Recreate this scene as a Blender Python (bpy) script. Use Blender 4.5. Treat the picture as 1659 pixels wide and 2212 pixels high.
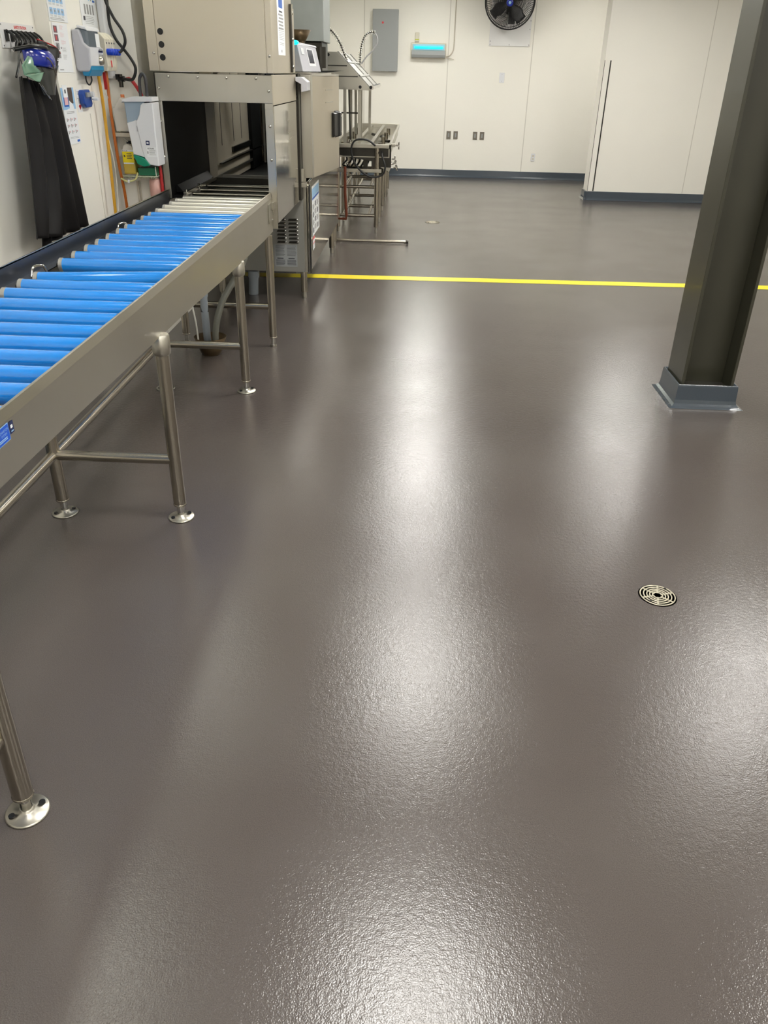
import bpy, math, random
from mathutils import Matrix, Vector
random.seed(7)
PI = math.pi
S = bpy.context.scene
C = S.collection
for o in list(bpy.data.objects):
    bpy.data.objects.remove(o)

# ------------------------------------------------------------------ camera
cam_d = bpy.data.cameras.new('camera')
cam = bpy.data.objects.new('camera', cam_d)
C.objects.link(cam)
S.camera = cam
PPX, PPY = 829.5, 1106.0
N = Vector((757 - PPX, 4150.0 - PPY)); V = Vector((910 - PPX, 155.0 - PPY))
F = math.sqrt(-(N.dot(V)))
dn = Vector((N.x, N.y, F)).normalized()
yy = Vector((V.x, V.y, F)).normalized()
yy = (yy - dn * yy.dot(dn)).normalized()
zz = -dn
xx = yy.cross(zz)
R = Matrix((xx, yy, zz))
cr, cu, cb = R.col[0], -R.col[1], -R.col[2]
CAMZ = 1.65
cam.matrix_world = Matrix(((cr[0], cu[0], cb[0], 0), (cr[1], cu[1], cb[1], 0), (cr[2], cu[2], cb[2], CAMZ), (0, 0, 0, 1)))
cam_d.sensor_fit = 'VERTICAL'
cam_d.sensor_height = 24
cam_d.lens = F / 2212 * 24
cam_d.clip_start = 0.05
cam_d.clip_end = 100

# ------------------------------------------------------------------ world, exposure
w = bpy.data.worlds.new('world'); S.world = w
w.use_nodes = True
w.node_tree.nodes['Background'].inputs[0].default_value = (0.9, 0.95, 1, 1)
w.node_tree.nodes['Background'].inputs[1].default_value = 0.15
S.view_settings.view_transform = 'Standard'
S.view_settings.look = 'None'
S.view_settings.exposure = 0.12
S.view_settings.gamma = 1
S.view_settings.use_curve_mapping = False
LAMP_MAIN = 36.0      # ceiling troffers
LAMP_SIDE = 11.0       # narrow strips over the conveyor
CEIL = 3.05

# ------------------------------------------------------------------ materials
def lin(c):
    r = []
    for v in c:
        v /= 255.0
        r.append(v / 12.92 if v <= 0.04045 else ((v + 0.055) / 1.055) ** 2.4)
    return (r[0], r[1], r[2], 1)

MATS = {}
def mat(name, rgb, rough=0.5, metal=0.0, bump=0, bscale=40, var=0, vscale=5, coat=0, trans=0, alpha=1, emit=None, estr=0, stretch=None, spec=0.5, bdist=0.002, rvar=0):
    if name in MATS:
        return MATS[name]
    m = bpy.data.materials.new(name); m.use_nodes = True
    nt = m.node_tree; b = nt.nodes['Principled BSDF']
    col = lin(rgb)
    b.inputs['Base Color'].default_value = col
    b.inputs['Roughness'].default_value = rough
    b.inputs['Metallic'].default_value = metal
    b.inputs['Specular IOR Level'].default_value = spec
    b.inputs['Coat Weight'].default_value = coat
    b.inputs['Coat Roughness'].default_value = 0.08
    b.inputs['Transmission Weight'].default_value = trans
    b.inputs['Alpha'].default_value = alpha
    if emit:
        b.inputs['Emission Color'].default_value = lin(emit)
        b.inputs['Emission Strength'].default_value = estr
    tc = nt.nodes.new('ShaderNodeTexCoord')
    mp = nt.nodes.new('ShaderNodeMapping')
    nt.links.new(tc.outputs['Object'], mp.inputs['Vector'])
    if stretch:
        mp.inputs['Scale'].default_value = stretch
    if bump:
        n = nt.nodes.new('ShaderNodeTexNoise'); n.inputs['Scale'].default_value = bscale; n.inputs['Detail'].default_value = 3
        nt.links.new(mp.outputs[0], n.inputs['Vector'])
        bp = nt.nodes.new('ShaderNodeBump'); bp.inputs['Strength'].default_value = bump; bp.inputs['Distance'].default_value = bdist
        nt.links.new(n.outputs['Fac'], bp.inputs['Height'])
        nt.links.new(bp.outputs[0], b.inputs['Normal'])
    if var or rvar:
        n2 = nt.nodes.new('ShaderNodeTexNoise'); n2.inputs['Scale'].default_value = vscale; n2.inputs['Detail'].default_value = 2
        nt.links.new(mp.outputs[0], n2.inputs['Vector'])
        if var:
            mx = nt.nodes.new('ShaderNodeMix'); mx.data_type = 'RGBA'
            mx.inputs['A'].default_value = tuple(min(1, c * (1 - var)) for c in col[:3]) + (1,)
            mx.inputs['B'].default_value = tuple(min(1, c * (1 + var)) for c in col[:3]) + (1,)
            nt.links.new(n2.outputs['Fac'], mx.inputs['Factor'])
            nt.links.new(mx.outputs['Result'], b.inputs['Base Color'])
        if rvar:
            mr = nt.nodes.new('ShaderNodeMapRange')
            mr.inputs['From Min'].default_value = 0.3; mr.inputs['From Max'].default_value = 0.7
            mr.inputs['To Min'].default_value = max(0.02, rough - rvar); mr.inputs['To Max'].default_value = rough + rvar
            nt.links.new(n2.outputs['Fac'], mr.inputs['Value'])
            nt.links.new(mr.outputs[0], b.inputs['Roughness'])
    MATS[name] = m
    return m

def floor_mat():
    m = bpy.data.materials.new('epoxy_floor'); m.use_nodes = True
    nt = m.node_tree; L = nt.links; b = nt.nodes['Principled BSDF']
    tc = nt.nodes.new('ShaderNodeTexCoord')
    def noise(scale, detail=3, rough=.5):
        n = nt.nodes.new('ShaderNodeTexNoise'); n.inputs['Scale'].default_value = scale
        n.inputs['Detail'].default_value = detail; n.inputs['Roughness'].default_value = rough
        L.new(tc.outputs['Object'], n.inputs['Vector']); return n
    base = noise(.8, 2)
    r = nt.nodes.new('ShaderNodeValToRGB')
    r.color_ramp.elements[0].position = .35; r.color_ramp.elements[1].position = .68
    r.color_ramp.elements[0].color = lin((81, 74, 71)); r.color_ramp.elements[1].color = lin((86, 80, 76))
    L.new(base.outputs['Fac'], r.inputs[0])
    fine = noise(420, 2)
    r2 = nt.nodes.new('ShaderNodeValToRGB')
    r2.color_ramp.elements[0].position = .3; r2.color_ramp.elements[1].position = .72
    r2.color_ramp.elements[0].color = (.8, .8, .8, 1); r2.color_ramp.elements[1].color = (1.18, 1.18, 1.18, 1)
    L.new(fine.outputs['Fac'], r2.inputs[0])
    mx = nt.nodes.new('ShaderNodeMix'); mx.data_type = 'RGBA'; mx.blend_type = 'MULTIPLY'
    mx.inputs['Factor'].default_value = 1
    L.new(r.outputs[0], mx.inputs['A']); L.new(r2.outputs[0], mx.inputs['B'])
    L.new(mx.outputs['Result'], b.inputs['Base Color'])
    # gloss varies where the sealer is worn
    gl = noise(1.6, 2, .5)
    mr = nt.nodes.new('ShaderNodeMapRange')
    mr.inputs['From Min'].default_value = .3; mr.inputs['From Max'].default_value = .7
    mr.inputs['To Min'].default_value = .16; mr.inputs['To Max'].default_value = .23
    L.new(gl.outputs['Fac'], mr.inputs['Value']); L.new(mr.outputs[0], b.inputs['Roughness'])
    b.inputs['Specular IOR Level'].default_value = .68
    # orange-peel texture of the rolled coat
    n1 = noise(260, 2, .5)
    n2 = noise(70, 2, .5)
    ad = nt.nodes.new('ShaderNodeMath'); ad.operation = 'MULTIPLY_ADD'; ad.inputs[1].default_value = 1.2
    L.new(n2.outputs['Fac'], ad.inputs[0]); L.new(n1.outputs['Fac'], ad.inputs[2])
    bp = nt.nodes.new('ShaderNodeBump'); bp.inputs['Strength'].default_value = 1; bp.inputs['Distance'].default_value = .0005
    L.new(ad.outputs[0], bp.inputs['Height']); L.new(bp.outputs[0], b.inputs['Normal'])
    return m

M_FLOOR = floor_mat()
M_WALL = mat('frp_wall', (239, 236, 227), .38, bump=.12, bscale=9, bdist=.004, var=.02, vscale=1.5)
M_WALLJ = mat('wall_seam', (208, 204, 194), .5)
M_CEIL = mat('ceiling_tile', (225, 224, 218), .8)
M_SLATE = mat('slate_epoxy', (66, 75, 84), .16, bump=.35, bscale=60, coat=.5)
M_STEEL = mat('brushed_steel', (188, 184, 173), .33, 1, var=.04, vscale=2.5, rvar=.05)
M_STEELW = mat('warm_steel', (208, 200, 184), .42, 1, var=.04, vscale=2.5, rvar=.05)
M_STEELC = mat('satin_cabinet_steel', (150, 149, 143), .42, .55, var=.05, vscale=3)
M_STEELP = mat('polished_steel', (182, 178, 168), .1, 1, bump=.1, bscale=5, bdist=.006)
M_TUBE = mat('tube_steel', (170, 163, 150), .24, 1, bump=.08, bscale=30, stretch=(1, 1, .1))
M_STEELD = mat('dark_steel', (70, 68, 64), .35, 1, var=.2, vscale=8)  # darker steel tone with random variation
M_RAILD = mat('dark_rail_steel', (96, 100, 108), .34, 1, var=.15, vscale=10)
M_BLACK = mat('black_rubber', (20, 20, 20), .5)
M_BLACKP = mat('black_plastic', (14, 14, 15), .3)
M_INSIDE = mat('curtain_and_dark_interior', (9, 10, 10), .5, spec=.2)  # near black for the curtains and for the dark tunnel interior
M_BLUE = mat('blue_roller_sleeve', (28, 136, 226), .2, bump=.04, bscale=20, var=.14, vscale=7, coat=.8, stretch=(.6, 4, 4))
M_CAP = mat('roller_bearing_grey', (176, 174, 168), .35, .5)
M_ROLLS = mat('steel_roller', (226, 222, 212), .3, .7, var=.05)
M_GALV = mat('galvanised_duct', (168, 174, 174), .42, .85, var=.12, vscale=6)
M_OLIVE = mat('olive_painted_steel', (56, 55, 44), .33, 0, bump=.1, bscale=12, var=.08, vscale=3, coat=.2)
M_YEL = mat('yellow_floor_tape', (236, 214, 20), .35)
M_GREYP = mat('grey_panel_paint', (150, 153, 153), .45, .1)
M_WHITEP = mat('white_plastic', (222, 223, 226), .3, coat=.2)
M_GREYPL = mat('light_grey_plastic', (186, 186, 192), .35)
M_SMOKE = mat('smoked_window', (104, 114, 122), .15, coat=.5)
M_SMOKEB = mat('blue_grey_window', (148, 166, 182), .15, coat=.5)
M_WPAINT = mat('white_board', (224, 223, 222), .4)
M_PAPER = mat('paper', (232, 234, 236), .6)
M_PRINTG = mat('print_grey', (150, 150, 150), .6)
M_PRINTD = mat('print_dark', (70, 72, 78), .6)
M_PRINTB = mat('print_light_blue', (150, 190, 226), .6)
M_PRINTBB = mat('print_blue', (34, 92, 178), .5)
M_PRINTR = mat('print_red', (214, 70, 74), .5)
M_PRINTP = mat('print_pink', (222, 176, 180), .5)
M_PRINTM = mat('print_mauve', (120, 92, 100), .5)
M_PRINTBR = mat('print_brown', (84, 70, 62), .5)
M_RED = mat('red_plastic', (170, 26, 30), .4)
M_GREEN = mat('green_plastic', (0, 128, 98), .3)
M_TEAL = mat('teal_blue_plastic', (22, 130, 176), .3)
M_NAVY = mat('navy_label', (26, 40, 84), .4)
M_BLUEP = mat('cobalt_plastic', (14, 66, 150), .3, coat=.3)
M_BLUEH = mat('helmet_blue', (24, 44, 150), .18, coat=.6)
M_AMBER = mat('amber_tube', (196, 146, 30), .3)
M_ORANGE = mat('orange_tube', (180, 98, 30), .3)
M_APRON = mat('black_rubberised_cloth', (20, 18, 18), .5, bump=.3, bscale=14, spec=.25)
M_GREENF = mat('green_film', (126, 168, 142), .25, trans=.25, alpha=.9)
M_VISOR = mat('smoke_visor', (54, 56, 54), .15, alpha=.82)
M_CHROME = mat('chrome', (205, 203, 198), .08, 1)
M_PVC = mat('grey_pvc', (150, 158, 164), .35)
M_HOSEC = mat('clear_braided_hose', (128, 128, 116), .25, trans=.2)
M_BRONZE = mat('bronze_funnel', (92, 76, 54), .38, .7, var=.25, vscale=10)
M_RUST = mat('rusty_pipe', (110, 56, 36), .5, .3)
M_YLAB = mat('yellow_label', (236, 216, 20), .4)
M_JUG = mat('milky_plastic', (214, 210, 200), .35)
M_YLIQ = mat('yellow_liquid', (190, 164, 60), .2, coat=.3)
M_BEIGE = mat('beige_plastic', (214, 208, 190), .4)
M_CYAN = mat('insect_lamp_glow', (0, 190, 225), .3, emit=(0, 205, 240), estr=1.6)
M_CYANL = mat('indicator_glow', (0, 210, 240), .3, emit=(0, 220, 250), estr=1.3)
M_LAMP = mat('lamp_diffuser', (255, 255, 255), .5, emit=(255, 253, 247), estr=LAMP_MAIN)
M_LAMPS = mat('strip_diffuser', (255, 255, 255), .5, emit=(250, 255, 240), estr=LAMP_SIDE)
M_SCREEN = mat('screen', (52, 52, 62), .12)
M_PINK = mat('pink_hose', (204, 160, 150), .4)
M_TAN = mat('tan_bracket', (196, 188, 172), .5)

# ------------------------------------------------------------------ mesh helpers
class MB:
    def __init__(self, M=None):
        self.v = []; self.f = []; self.mi = []; self.sm = []; self.mats = []
        self.M = M or Matrix.Identity(4)
    def m(self, mt):
        if mt not in self.mats:
            self.mats.append(mt)
        return self.mats.index(mt)
    def add(self, vs, fs, mt, smooth=False):
        b = len(self.v); i = self.m(mt)
        for p in vs:
            self.v.append(tuple(self.M @ Vector(p)))
        for f in fs:
            self.f.append([b + k for k in f]); self.mi.append(i)
            self.sm.append(smooth if isinstance(smooth, bool) else smooth(f))
    def box(self, a, b, mt):
        x0, y0, z0 = [min(a[i], b[i]) for i in range(3)]; x1, y1, z1 = [max(a[i], b[i]) for i in range(3)]
        vs = [(x0, y0, z0), (x1, y0, z0), (x1, y1, z0), (x0, y1, z0), (x0, y0, z1), (x1, y0, z1), (x1, y1, z1), (x0, y1, z1)]
        self.add(vs, [(0, 3, 2, 1), (4, 5, 6, 7), (0, 1, 5, 4), (1, 2, 6, 5), (2, 3, 7, 6), (3, 0, 4, 7)], mt)
        return self
    def hexa(self, lo, hi, mt):
        vs = list(lo) + list(hi); n = len(lo)
        fs = [tuple(range(n))[::-1], tuple(range(n, 2 * n))] + [(i, (i + 1) % n, n + (i + 1) % n, n + i) for i in range(n)]
        self.add(vs, fs, mt); return self
    def prism(self, poly, ax, a, b, mt):
        # poly: 2-D outline; ax = extrude axis 0/1/2; other axes in order
        def P(p, t):
            l = list(p); l.insert(ax, t); return tuple(l)
        return self.hexa([P(p, a) for p in poly], [P(p, b) for p in poly], mt)
    def frame(self, p, q):
        d = (Vector(q) - Vector(p)).normalized()
        u = d.cross(Vector((0, 0, 1)))
        if u.length < 1e-4:
            u = Vector((1, 0, 0))
        u.normalize(); return d, u, d.cross(u).normalized()
    def cyl(self, p, q, r, mt, n=20, r2=None, caps=True):
        r2 = r if r2 is None else r2
        p = Vector(p); q = Vector(q); d, u, v = self.frame(p, q)
        vs = [p + (u * math.cos(2 * PI * i / n) + v * math.sin(2 * PI * i / n)) * r for i in range(n)]
        vs += [q + (u * math.cos(2 * PI * i / n) + v * math.sin(2 * PI * i / n)) * r2 for i in range(n)]
        self.add(vs, [(i, (i + 1) % n, n + (i + 1) % n, n + i) for i in range(n)], mt, True)
        if caps:
            self.add(vs[:n], [tuple(range(n))[::-1]], mt); self.add(vs[n:], [tuple(range(n))], mt)
        return self
    def lathe(self, c, prof, mt, n=28, axis=(0, 0, 1), caps=True):
        c = Vector(c); d, u, v = self.frame(c, c + Vector(axis))
        vs = []
        for r, h in prof:
            for i in range(n):
                a = 2 * PI * i / n
                vs.append(c + d * h + (u * math.cos(a) + v * math.sin(a)) * r)
        k = len(prof)
        self.add(vs, [(j * n + i, j * n + (i + 1) % n, (j + 1) * n + (i + 1) % n, (j + 1) * n + i) for j in range(k - 1) for i in range(n)], mt, True)
        if caps and prof[0][0] > 1e-5: self.add(vs[:n], [tuple(range(n))[::-1]], mt)
        if caps and prof[-1][0] > 1e-5: self.add(vs[-n:], [tuple(range(n))], mt)
        return self
    def tube(self, pts, r, mt, n=10, sub=8, spline=True):
        P = [Vector(p) for p in pts]
        if spline and len(P) > 2:
            Q = []
            E = [P[0] * 2 - P[1]] + P + [P[-1] * 2 - P[-2]]
            for i in range(1, len(E) - 2):
                a, b, c, d = E[i - 1:i + 3]
                for s in range(sub):
                    t = s / sub
                    Q.append(.5 * ((2 * b) + (c - a) * t + (2 * a - 5 * b + 4 * c - d) * t * t + (3 * b - a - 3 * c + d) * t ** 3))
            Q.append(P[-1]); P = Q
        d0 = (P[1] - P[0]).normalized()
        u = d0.cross(Vector((.13, .31, .94))); u.normalize()
        vs = []
        for i, p in enumerate(P):
            d = (P[min(i + 1, len(P) - 1)] - P[max(i - 1, 0)])
            if d.length > 1e-9: d.normalize()
            u = (u - d * u.dot(d)).normalized(); v = d.cross(u)
            for k in range(n):
                a = 2 * PI * k / n
                vs.append(p + (u * math.cos(a) + v * math.sin(a)) * r)
        L = len(P)
        self.add(vs, [(j * n + i, j * n + (i + 1) % n, (j + 1) * n + (i + 1) % n, (j + 1) * n + i) for j in range(L - 1) for i in range(n)], mt, True)
        self.add(vs[:n], [tuple(range(n))[::-1]], mt); self.add(vs[-n:], [tuple(range(n))], mt)
        self.P = P; return self
    def ball(self, c, r, mt, n=14, half=None):
        rx, ry, rz = r if isinstance(r, (tuple, list)) else (r, r, r)
        vs = []; fs = []; m = n // 2
        for j in range(m + 1):
            th = PI * j / m
            for i in range(n):
                a = 2 * PI * i / n
                vs.append((c[0] + rx * math.sin(th) * math.cos(a), c[1] + ry * math.sin(th) * math.sin(a), c[2] + rz * math.cos(th)))
        for j in range(m):
            for i in range(n):
                fs.append((j * n + i, (j + 1) * n + i, (j + 1) * n + (i + 1) % n, j * n + (i + 1) % n))
        self.add(vs, fs, mt, True); return self
    def rect(self, x0, y0, x1, y1, h, mt):
        self.add([(x0, y0, h), (x1, y0, h), (x1, y1, h), (x0, y1, h)], [(0, 1, 2, 3)], mt); return self
    def build(self, name, parent=None, org=None, bevel=0, solid=0):
        o = org
        if o is None:
            o = ORG.get(parent.name, Vector((0, 0, 0))) if parent else Vector((0, 0, 0))
        me = bpy.data.meshes.new(name)
        me.from_pydata([tuple(Vector(p) - o) for p in self.v], [], self.f)
        for mt in self.mats: me.materials.append(mt)
        me.polygons.foreach_set('material_index', self.mi)
        me.polygons.foreach_set('use_smooth', self.sm)
        me.update()
        ob = bpy.data.objects.new(name, me); C.objects.link(ob)
        if parent:
            ob.parent = parent; ORG[ob.name] = o
        else:
            ob.location = o
            ORG[ob.name] = o
        if solid:
            s = ob.modifiers.new('solid', 'SOLIDIFY'); s.thickness = solid
        if bevel:
            bv = ob.modifiers.new('bevel', 'BEVEL'); bv.width = bevel; bv.segments = 2; bv.limit_method = 'ANGLE'; bv.angle_limit = .7
        return ob

ORG = {}
def tag(o, label, cat, group=None, kind=None):
    o['label'] = label; o['category'] = cat
    if group: o['group'] = group
    if kind: o['kind'] = kind
    return o
def thing(name, loc, label, cat, group=None):
    o = bpy.data.objects.new(name, None); C.objects.link(o)
    o.empty_display_size = .05
    o.location = loc; ORG[o.name] = Vector(loc)
    return tag(o, label, cat, group)
def struct(mb, name, bevel=0, parent=None):
    o = mb.build(name, parent, bevel=bevel)
    if not parent: o['kind'] = 'structure'
    return o
def solo(mb, name, org, label, cat, group=None, bevel=0):
    return tag(mb.build(name, None, Vector(org), bevel=bevel), label, cat, group)
def dup(root, loc, label=None):
    r = root.copy(); C.objects.link(r); r.location = loc
    if label: r['label'] = label
    for ch in list(root.children):
        c = ch.copy(); C.objects.link(c); c.parent = r
        for g in list(ch.children):
            d = g.copy(); C.objects.link(d); d.parent = c
    return r
# frames: local x, y, normal
def fr_x(x, y, z):   # surface facing +X, local x -> +Y, y -> +Z
    return Matrix(((0, 0, 1, x), (1, 0, 0, y), (0, 1, 0, z), (0, 0, 0, 1)))
def fr_y(x, y, z):   # surface facing -Y, local x -> +X, y -> +Z
    return Matrix(((1, 0, 0, x), (0, 0, -1, y), (0, 1, 0, z), (0, 0, 0, 1)))
def text(mb, s, x, y, size, mt, h=.001, align='LEFT', sx=1.0, bold=0.0):
    cu = bpy.data.curves.new('t', 'FONT'); cu.body = s; cu.size = size; cu.align_x = align; cu.offset = bold; cu.fill_mode = 'FRONT'
    ob = bpy.data.objects.new('t', cu); C.objects.link(ob)
    me = bpy.data.meshes.new_from_object(ob.evaluated_get(bpy.context.evaluated_depsgraph_get()))
    vs = [(x + v.co.x * sx, y + v.co.y, h) for v in me.vertices]
    mb.add(vs, [tuple(p.vertices) for p in me.polygons], mt)
    bpy.data.objects.remove(ob); bpy.data.meshes.remove(me)
def lines(mb, x0, x1, y0, y1, n, mt, h=.001, fill=.35, ragged=.15):
    d = (y1 - y0) / n
    for i in range(n):
        e = x1 - random.random() * ragged * (x1 - x0)
        mb.rect(x0, y1 - d * i - d * fill, e, y1 - d * i, h, mt)

# ------------------------------------------------------------------ room shell
XL, XL0, YJ = -1.90, -1.973, 4.638
X2, YR = -1.714, 5.417
YF, XR, YB = 15.4, 5.6, -3.6
struct(MB().box((-2.4, YB - .2, -.1), (XR + .2, YF + .3, 0), M_FLOOR), 'floor')
struct(MB().box((-2.4, YB - .2, CEIL), (XR + .2, YF + .3, CEIL + .1), M_CEIL), 'ceiling')
def seam_y(mb, x, y, z0, z1): mb.box((x, y - .004, z0), (x + .002, y + .004, z1), M_WALLJ)
m = MB().box((XL0 - .2, YB, 0), (XL0, YJ, CEIL), M_WALL)
m.box((XL0 - .2, YJ, 0), (XL, YR, CEIL), M_WALL)
m.box((XL0 - .2, YR, 0), (X2, YF, CEIL), M_WALL)
seam_y(m, XL, 5.02, 0, 1.40)
struct(m, 'wall_left')
m = MB().box((XL0 - .2, YF, 0), (XR, YF + .2, CEIL), M_WALL)
for x in (-.975, .443, 1.845, 3.2, 4.6):
    m.box((x - .007, YF - .003, .12), (x + .007, YF, CEIL), M_WALLJ)
struct(m, 'wall_back')
struct(MB().box((XR, YB, 0), (XR + .2, YF, CEIL), M_WALL), 'wall_right')
struct(MB().box((XL0 - .2, YB - .2, 0), (XR + .2, YB, CEIL), M_WALL), 'wall_front')
m = MB().box((2.575, 12.9, 0), (XR, 13.22, CEIL), M_WALL)
m.box((3.99, 12.898, .13), (4.0, 12.9, CEIL), M_WALLJ)
struct(m, 'wall_partition')

COVE = [(0, .125), (.010, .125), (.016, .119), (.016, .035), (.022, .016), (.034, .005), (.05, 0), (0, 0)]
def cove_run(a, b, nx, ny):
    mb = MB(); vs = []
    for p in (a, b):
        for d, z in COVE: vs.append((p[0] + nx * d, p[1] + ny * d, z + .0005))
    k = len(COVE)
    mb.add(vs, [(i, (i + 1) % k, k + (i + 1) % k, k + i) for i in range(k)] + [tuple(range(k)), tuple(range(k, 2 * k))], M_SLATE)
    return mb
struct(cove_run((X2, YF), (XR, YF), 0, -1), 'baseboard_back')
m = cove_run((2.53, 12.9), (XR, 12.9), 0, -1)
m2 = cove_run((2.575, 12.86), (2.575, 13.26), -1, 0)
m.add(m2.v, m2.f, M_SLATE)
struct(m, 'baseboard_partition')
struct(cove_run((XL0, YB), (XL0, YJ), 1, 0), 'baseboard_left')
# steel corner guard on the partition
m = MB().box((2.577, 12.896, .13), (2.652, 12.899, 1.845), M_WALL)
m.box((2.650, 12.894, .13), (2.668, 12.899, 1.845), M_STEELD)
m.box((2.573, 12.894, .13), (2.579, 12.899, 1.845), M_STEELD)
solo(m, 'corner_guard', (2.6, 12.9, .13), 'tall stainless steel guard on the corner of the partition wall', 'corner guard')
# yellow tape
m = MB(); m.add([(-1.62, 7.20, .0012), (5.5, 7.36, .0012), (5.5, 7.515, .0012), (-1.62, 7.36, .0012)], [(0, 1, 2, 3)], M_YEL)
m.v = [(-1.62, 7.225, .0012), (5.5, 7.37, .0012), (5.5, 7.525, .0012), (-1.62, 7.375, .0012)]
solo(m, 'floor_tape', (0, 7.3, 0), 'long straight yellow stripe of tape across the grey floor', 'floor tape')

# ------------------------------------------------------------------ ceiling lights
def lamp(name, x, y, sx, sy, lm, label, cat, group):
    t = thing(name, (x, y, CEIL - .05), label, cat, group)
    mb = MB()
    for a, b in (((x - sx / 2 - .03, y - sy / 2 - .03), (x + sx / 2 + .03, y - sy / 2)), ((x - sx / 2 - .03, y + sy / 2), (x + sx / 2 + .03, y + sy / 2 + .03)),
                 ((x - sx / 2 - .03, y - sy / 2), (x - sx / 2, y + sy / 2)), ((x + sx / 2, y - sy / 2), (x + sx / 2 + .03, y + sy / 2))):
        mb.box((a[0], a[1], CEIL - .05), (b[0], b[1], CEIL), M_WHITEP)
    mb.build('frame', t)
    MB().box((x - sx / 2, y - sy / 2, CEIL - .045), (x + sx / 2, y + sy / 2, CEIL - .03), lm).build('diffuser', t)
    return t
g = 'ceiling lights above the open floor'
L0 = lamp('ceiling_light', .16, 5.3, .5, .8, M_LAMP, 'long white ceiling light fixture above the grey floor', 'ceiling light', g)
for x in (.16, 2.95):
    for y in (-2.6, 0.0, 2.45, 5.3, 8.15, 10.75, 13.4):
        if (x, y) != (.16, 5.3): dup(L0, (x, y, CEIL - .05))
L1 = lamp('strip_light', -1.6, 5.3, .16, .9, M_LAMPS, 'narrow ceiling strip light above the roller conveyor', 'ceiling light', 'strip lights above the conveyor')
for y in (2.62, 8.1, 10.9, 13.7): dup(L1, (-1.6, y, CEIL - .05))

# ------------------------------------------------------------------ steel column
t = thing('steel_column', (1.69, 4.48, 0), 'dark olive steel I-beam column rising from a slate curb', 'column')
z0, z1 = .06, CEIL
m = MB().box((1.55, 4.35, z0), (1.568, 4.63, z1), M_OLIVE).box((1.828, 4.35, z0), (1.846, 4.63, z1), M_OLIVE).box((1.568, 4.484, z0), (1.828, 4.496, z1), M_OLIVE)
m.build('beam', t, bevel=.003)
def rect_rings(mb, x0, x1, y0, y1, prof, mt, jit=0):
    vs = []
    for d, z in prof: vs += [(x0 - d, y0 - d, z), (x1 + d, y0 - d, z), (x1 + d, y1 + d, z), (x0 - d, y1 + d, z)]
    k = len(prof)
    mb.add(vs, [(j * 4 + i, j * 4 + (i + 1) % 4, (j + 1) * 4 + (i + 1) % 4, (j + 1) * 4 + i) for j in range(k - 1) for i in range(4)], mt)
m = MB()
rect_rings(m, 1.535, 1.862, 4.335, 4.645, [(.045, .0005), (.026, .008), (.014, .02), (.009, .04), (.006, .12), (.003, .13), (-.003, .13), (-.010, .122), (-.012, .09)], M_SLATE)
m.build('curb', t, bevel=.002)
MB().box((1.547, 4.347, .05), (1.85, 4.633, .1), mat('curb_fill', (58, 56, 48), .6)).build('curb_fill', t)

# ------------------------------------------------------------------ floor drains
def drain(x, y, r, label):
    t = thing('floor_drain', (x, y, 0), label, 'floor drain')
    MB().lathe((x, y, 0), [(0, .0008), (r * 1.0, .0008), (r * 1.07, .0008)], M_BLACK, 40).build('dark_recess_disc', t)  # flat black disc painted as the shaded recess, no hole below
    mb = MB()
    mb.lathe((x, y, 0), [(r * .93, .001), (r * .93, .0035), (r, .0035), (r, .001)], M_BEIGE_METAL, 48, caps=False)
    for q in (.24, .40, .56, .74):
        mb.lathe((x, y, 0), [(r * q, .001), (r * q, .0035), (r * (q + .07), .0035), (r * (q + .07), .001)], M_BEIGE_METAL, 48, caps=False)
    for k in range(6):
        a = k * PI / 3 + .3
        if True:
            c, s = math.cos(a), math.sin(a)
            w_ = r * .05
            p = [(x + c * r * .2 - s * w_, y + s * r * .2 + c * w_), (x + c * r * .95 - s * w_, y + s * r * .95 + c * w_), (x + c * r * .95 + s * w_, y + s * r * .95 - c * w_), (x + c * r * .2 + s * w_, y + s * r * .2 - c * w_)]
            mb.prism(p, 2, .001, .0034, M_BEIGE_METAL)
    mb.build('grate', t)
    for k in range(2):
        m3 = MB()
        a = .3 + PI * k + .55
        m3.cyl((x + math.cos(a) * r * .87, y + math.sin(a) * r * .87, .003), (x + math.cos(a) * r * .87, y + math.sin(a) * r * .87, .006), r * .07, M_STEELD, 12)
        m3.build('screw', t)
    return t
M_BEIGE_METAL = mat('nickel_bronze', (196, 190, 170), .4, .7)
drain(.934, 2.402, .064, 'round slotted metal floor drain in the open floor in front of the column')
drain(.212, 10.46, .085, 'small round floor drain far off near the sink table')

# ------------------------------------------------------------------ roller conveyor
conv = thing('roller_conveyor', (-1.23, 3.2, 0), 'stainless roller conveyor with blue rollers leading into the dishwasher', 'conveyor')
XRR = -.925
# right rail
m = MB()
def rail_pts(y, zb): return [(XRR, y, zb), (XRR, y, .928), (XRR - .006, y, .955), (XRR - .010, y, .957), (XRR - .014, y, .955), (XRR - .012, y, .928), (XRR - .008, y, zb)]
secs = [(.2, .80), (1.5, .80), (3.15, .770), (4.0, .742), (5.02, .722), (5.345, .722)]
vs = []
for y, zb in secs: vs += rail_pts(y, zb)
k = 7
m.add(vs, [(j * k + i, j * k + (i + 1) % k, (j + 1) * k + (i + 1) % k, (j + 1) * k + i) for j in range(len(secs) - 1) for i in range(k)] + [tuple(range(k)), tuple(range((len(secs) - 1) * k, len(secs) * k))], M_STEEL)
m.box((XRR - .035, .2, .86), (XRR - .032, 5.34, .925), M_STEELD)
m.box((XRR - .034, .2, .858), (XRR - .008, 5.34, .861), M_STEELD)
rr = m.build('side_rail', conv)
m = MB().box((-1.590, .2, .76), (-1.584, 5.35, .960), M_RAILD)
m.box((-1.584, .2, .885), (-1.535, 5.35, .888), M_RAILD).box((-1.538, .2, .80), (-1.535, 5.35, .888), M_RAILD)
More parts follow.
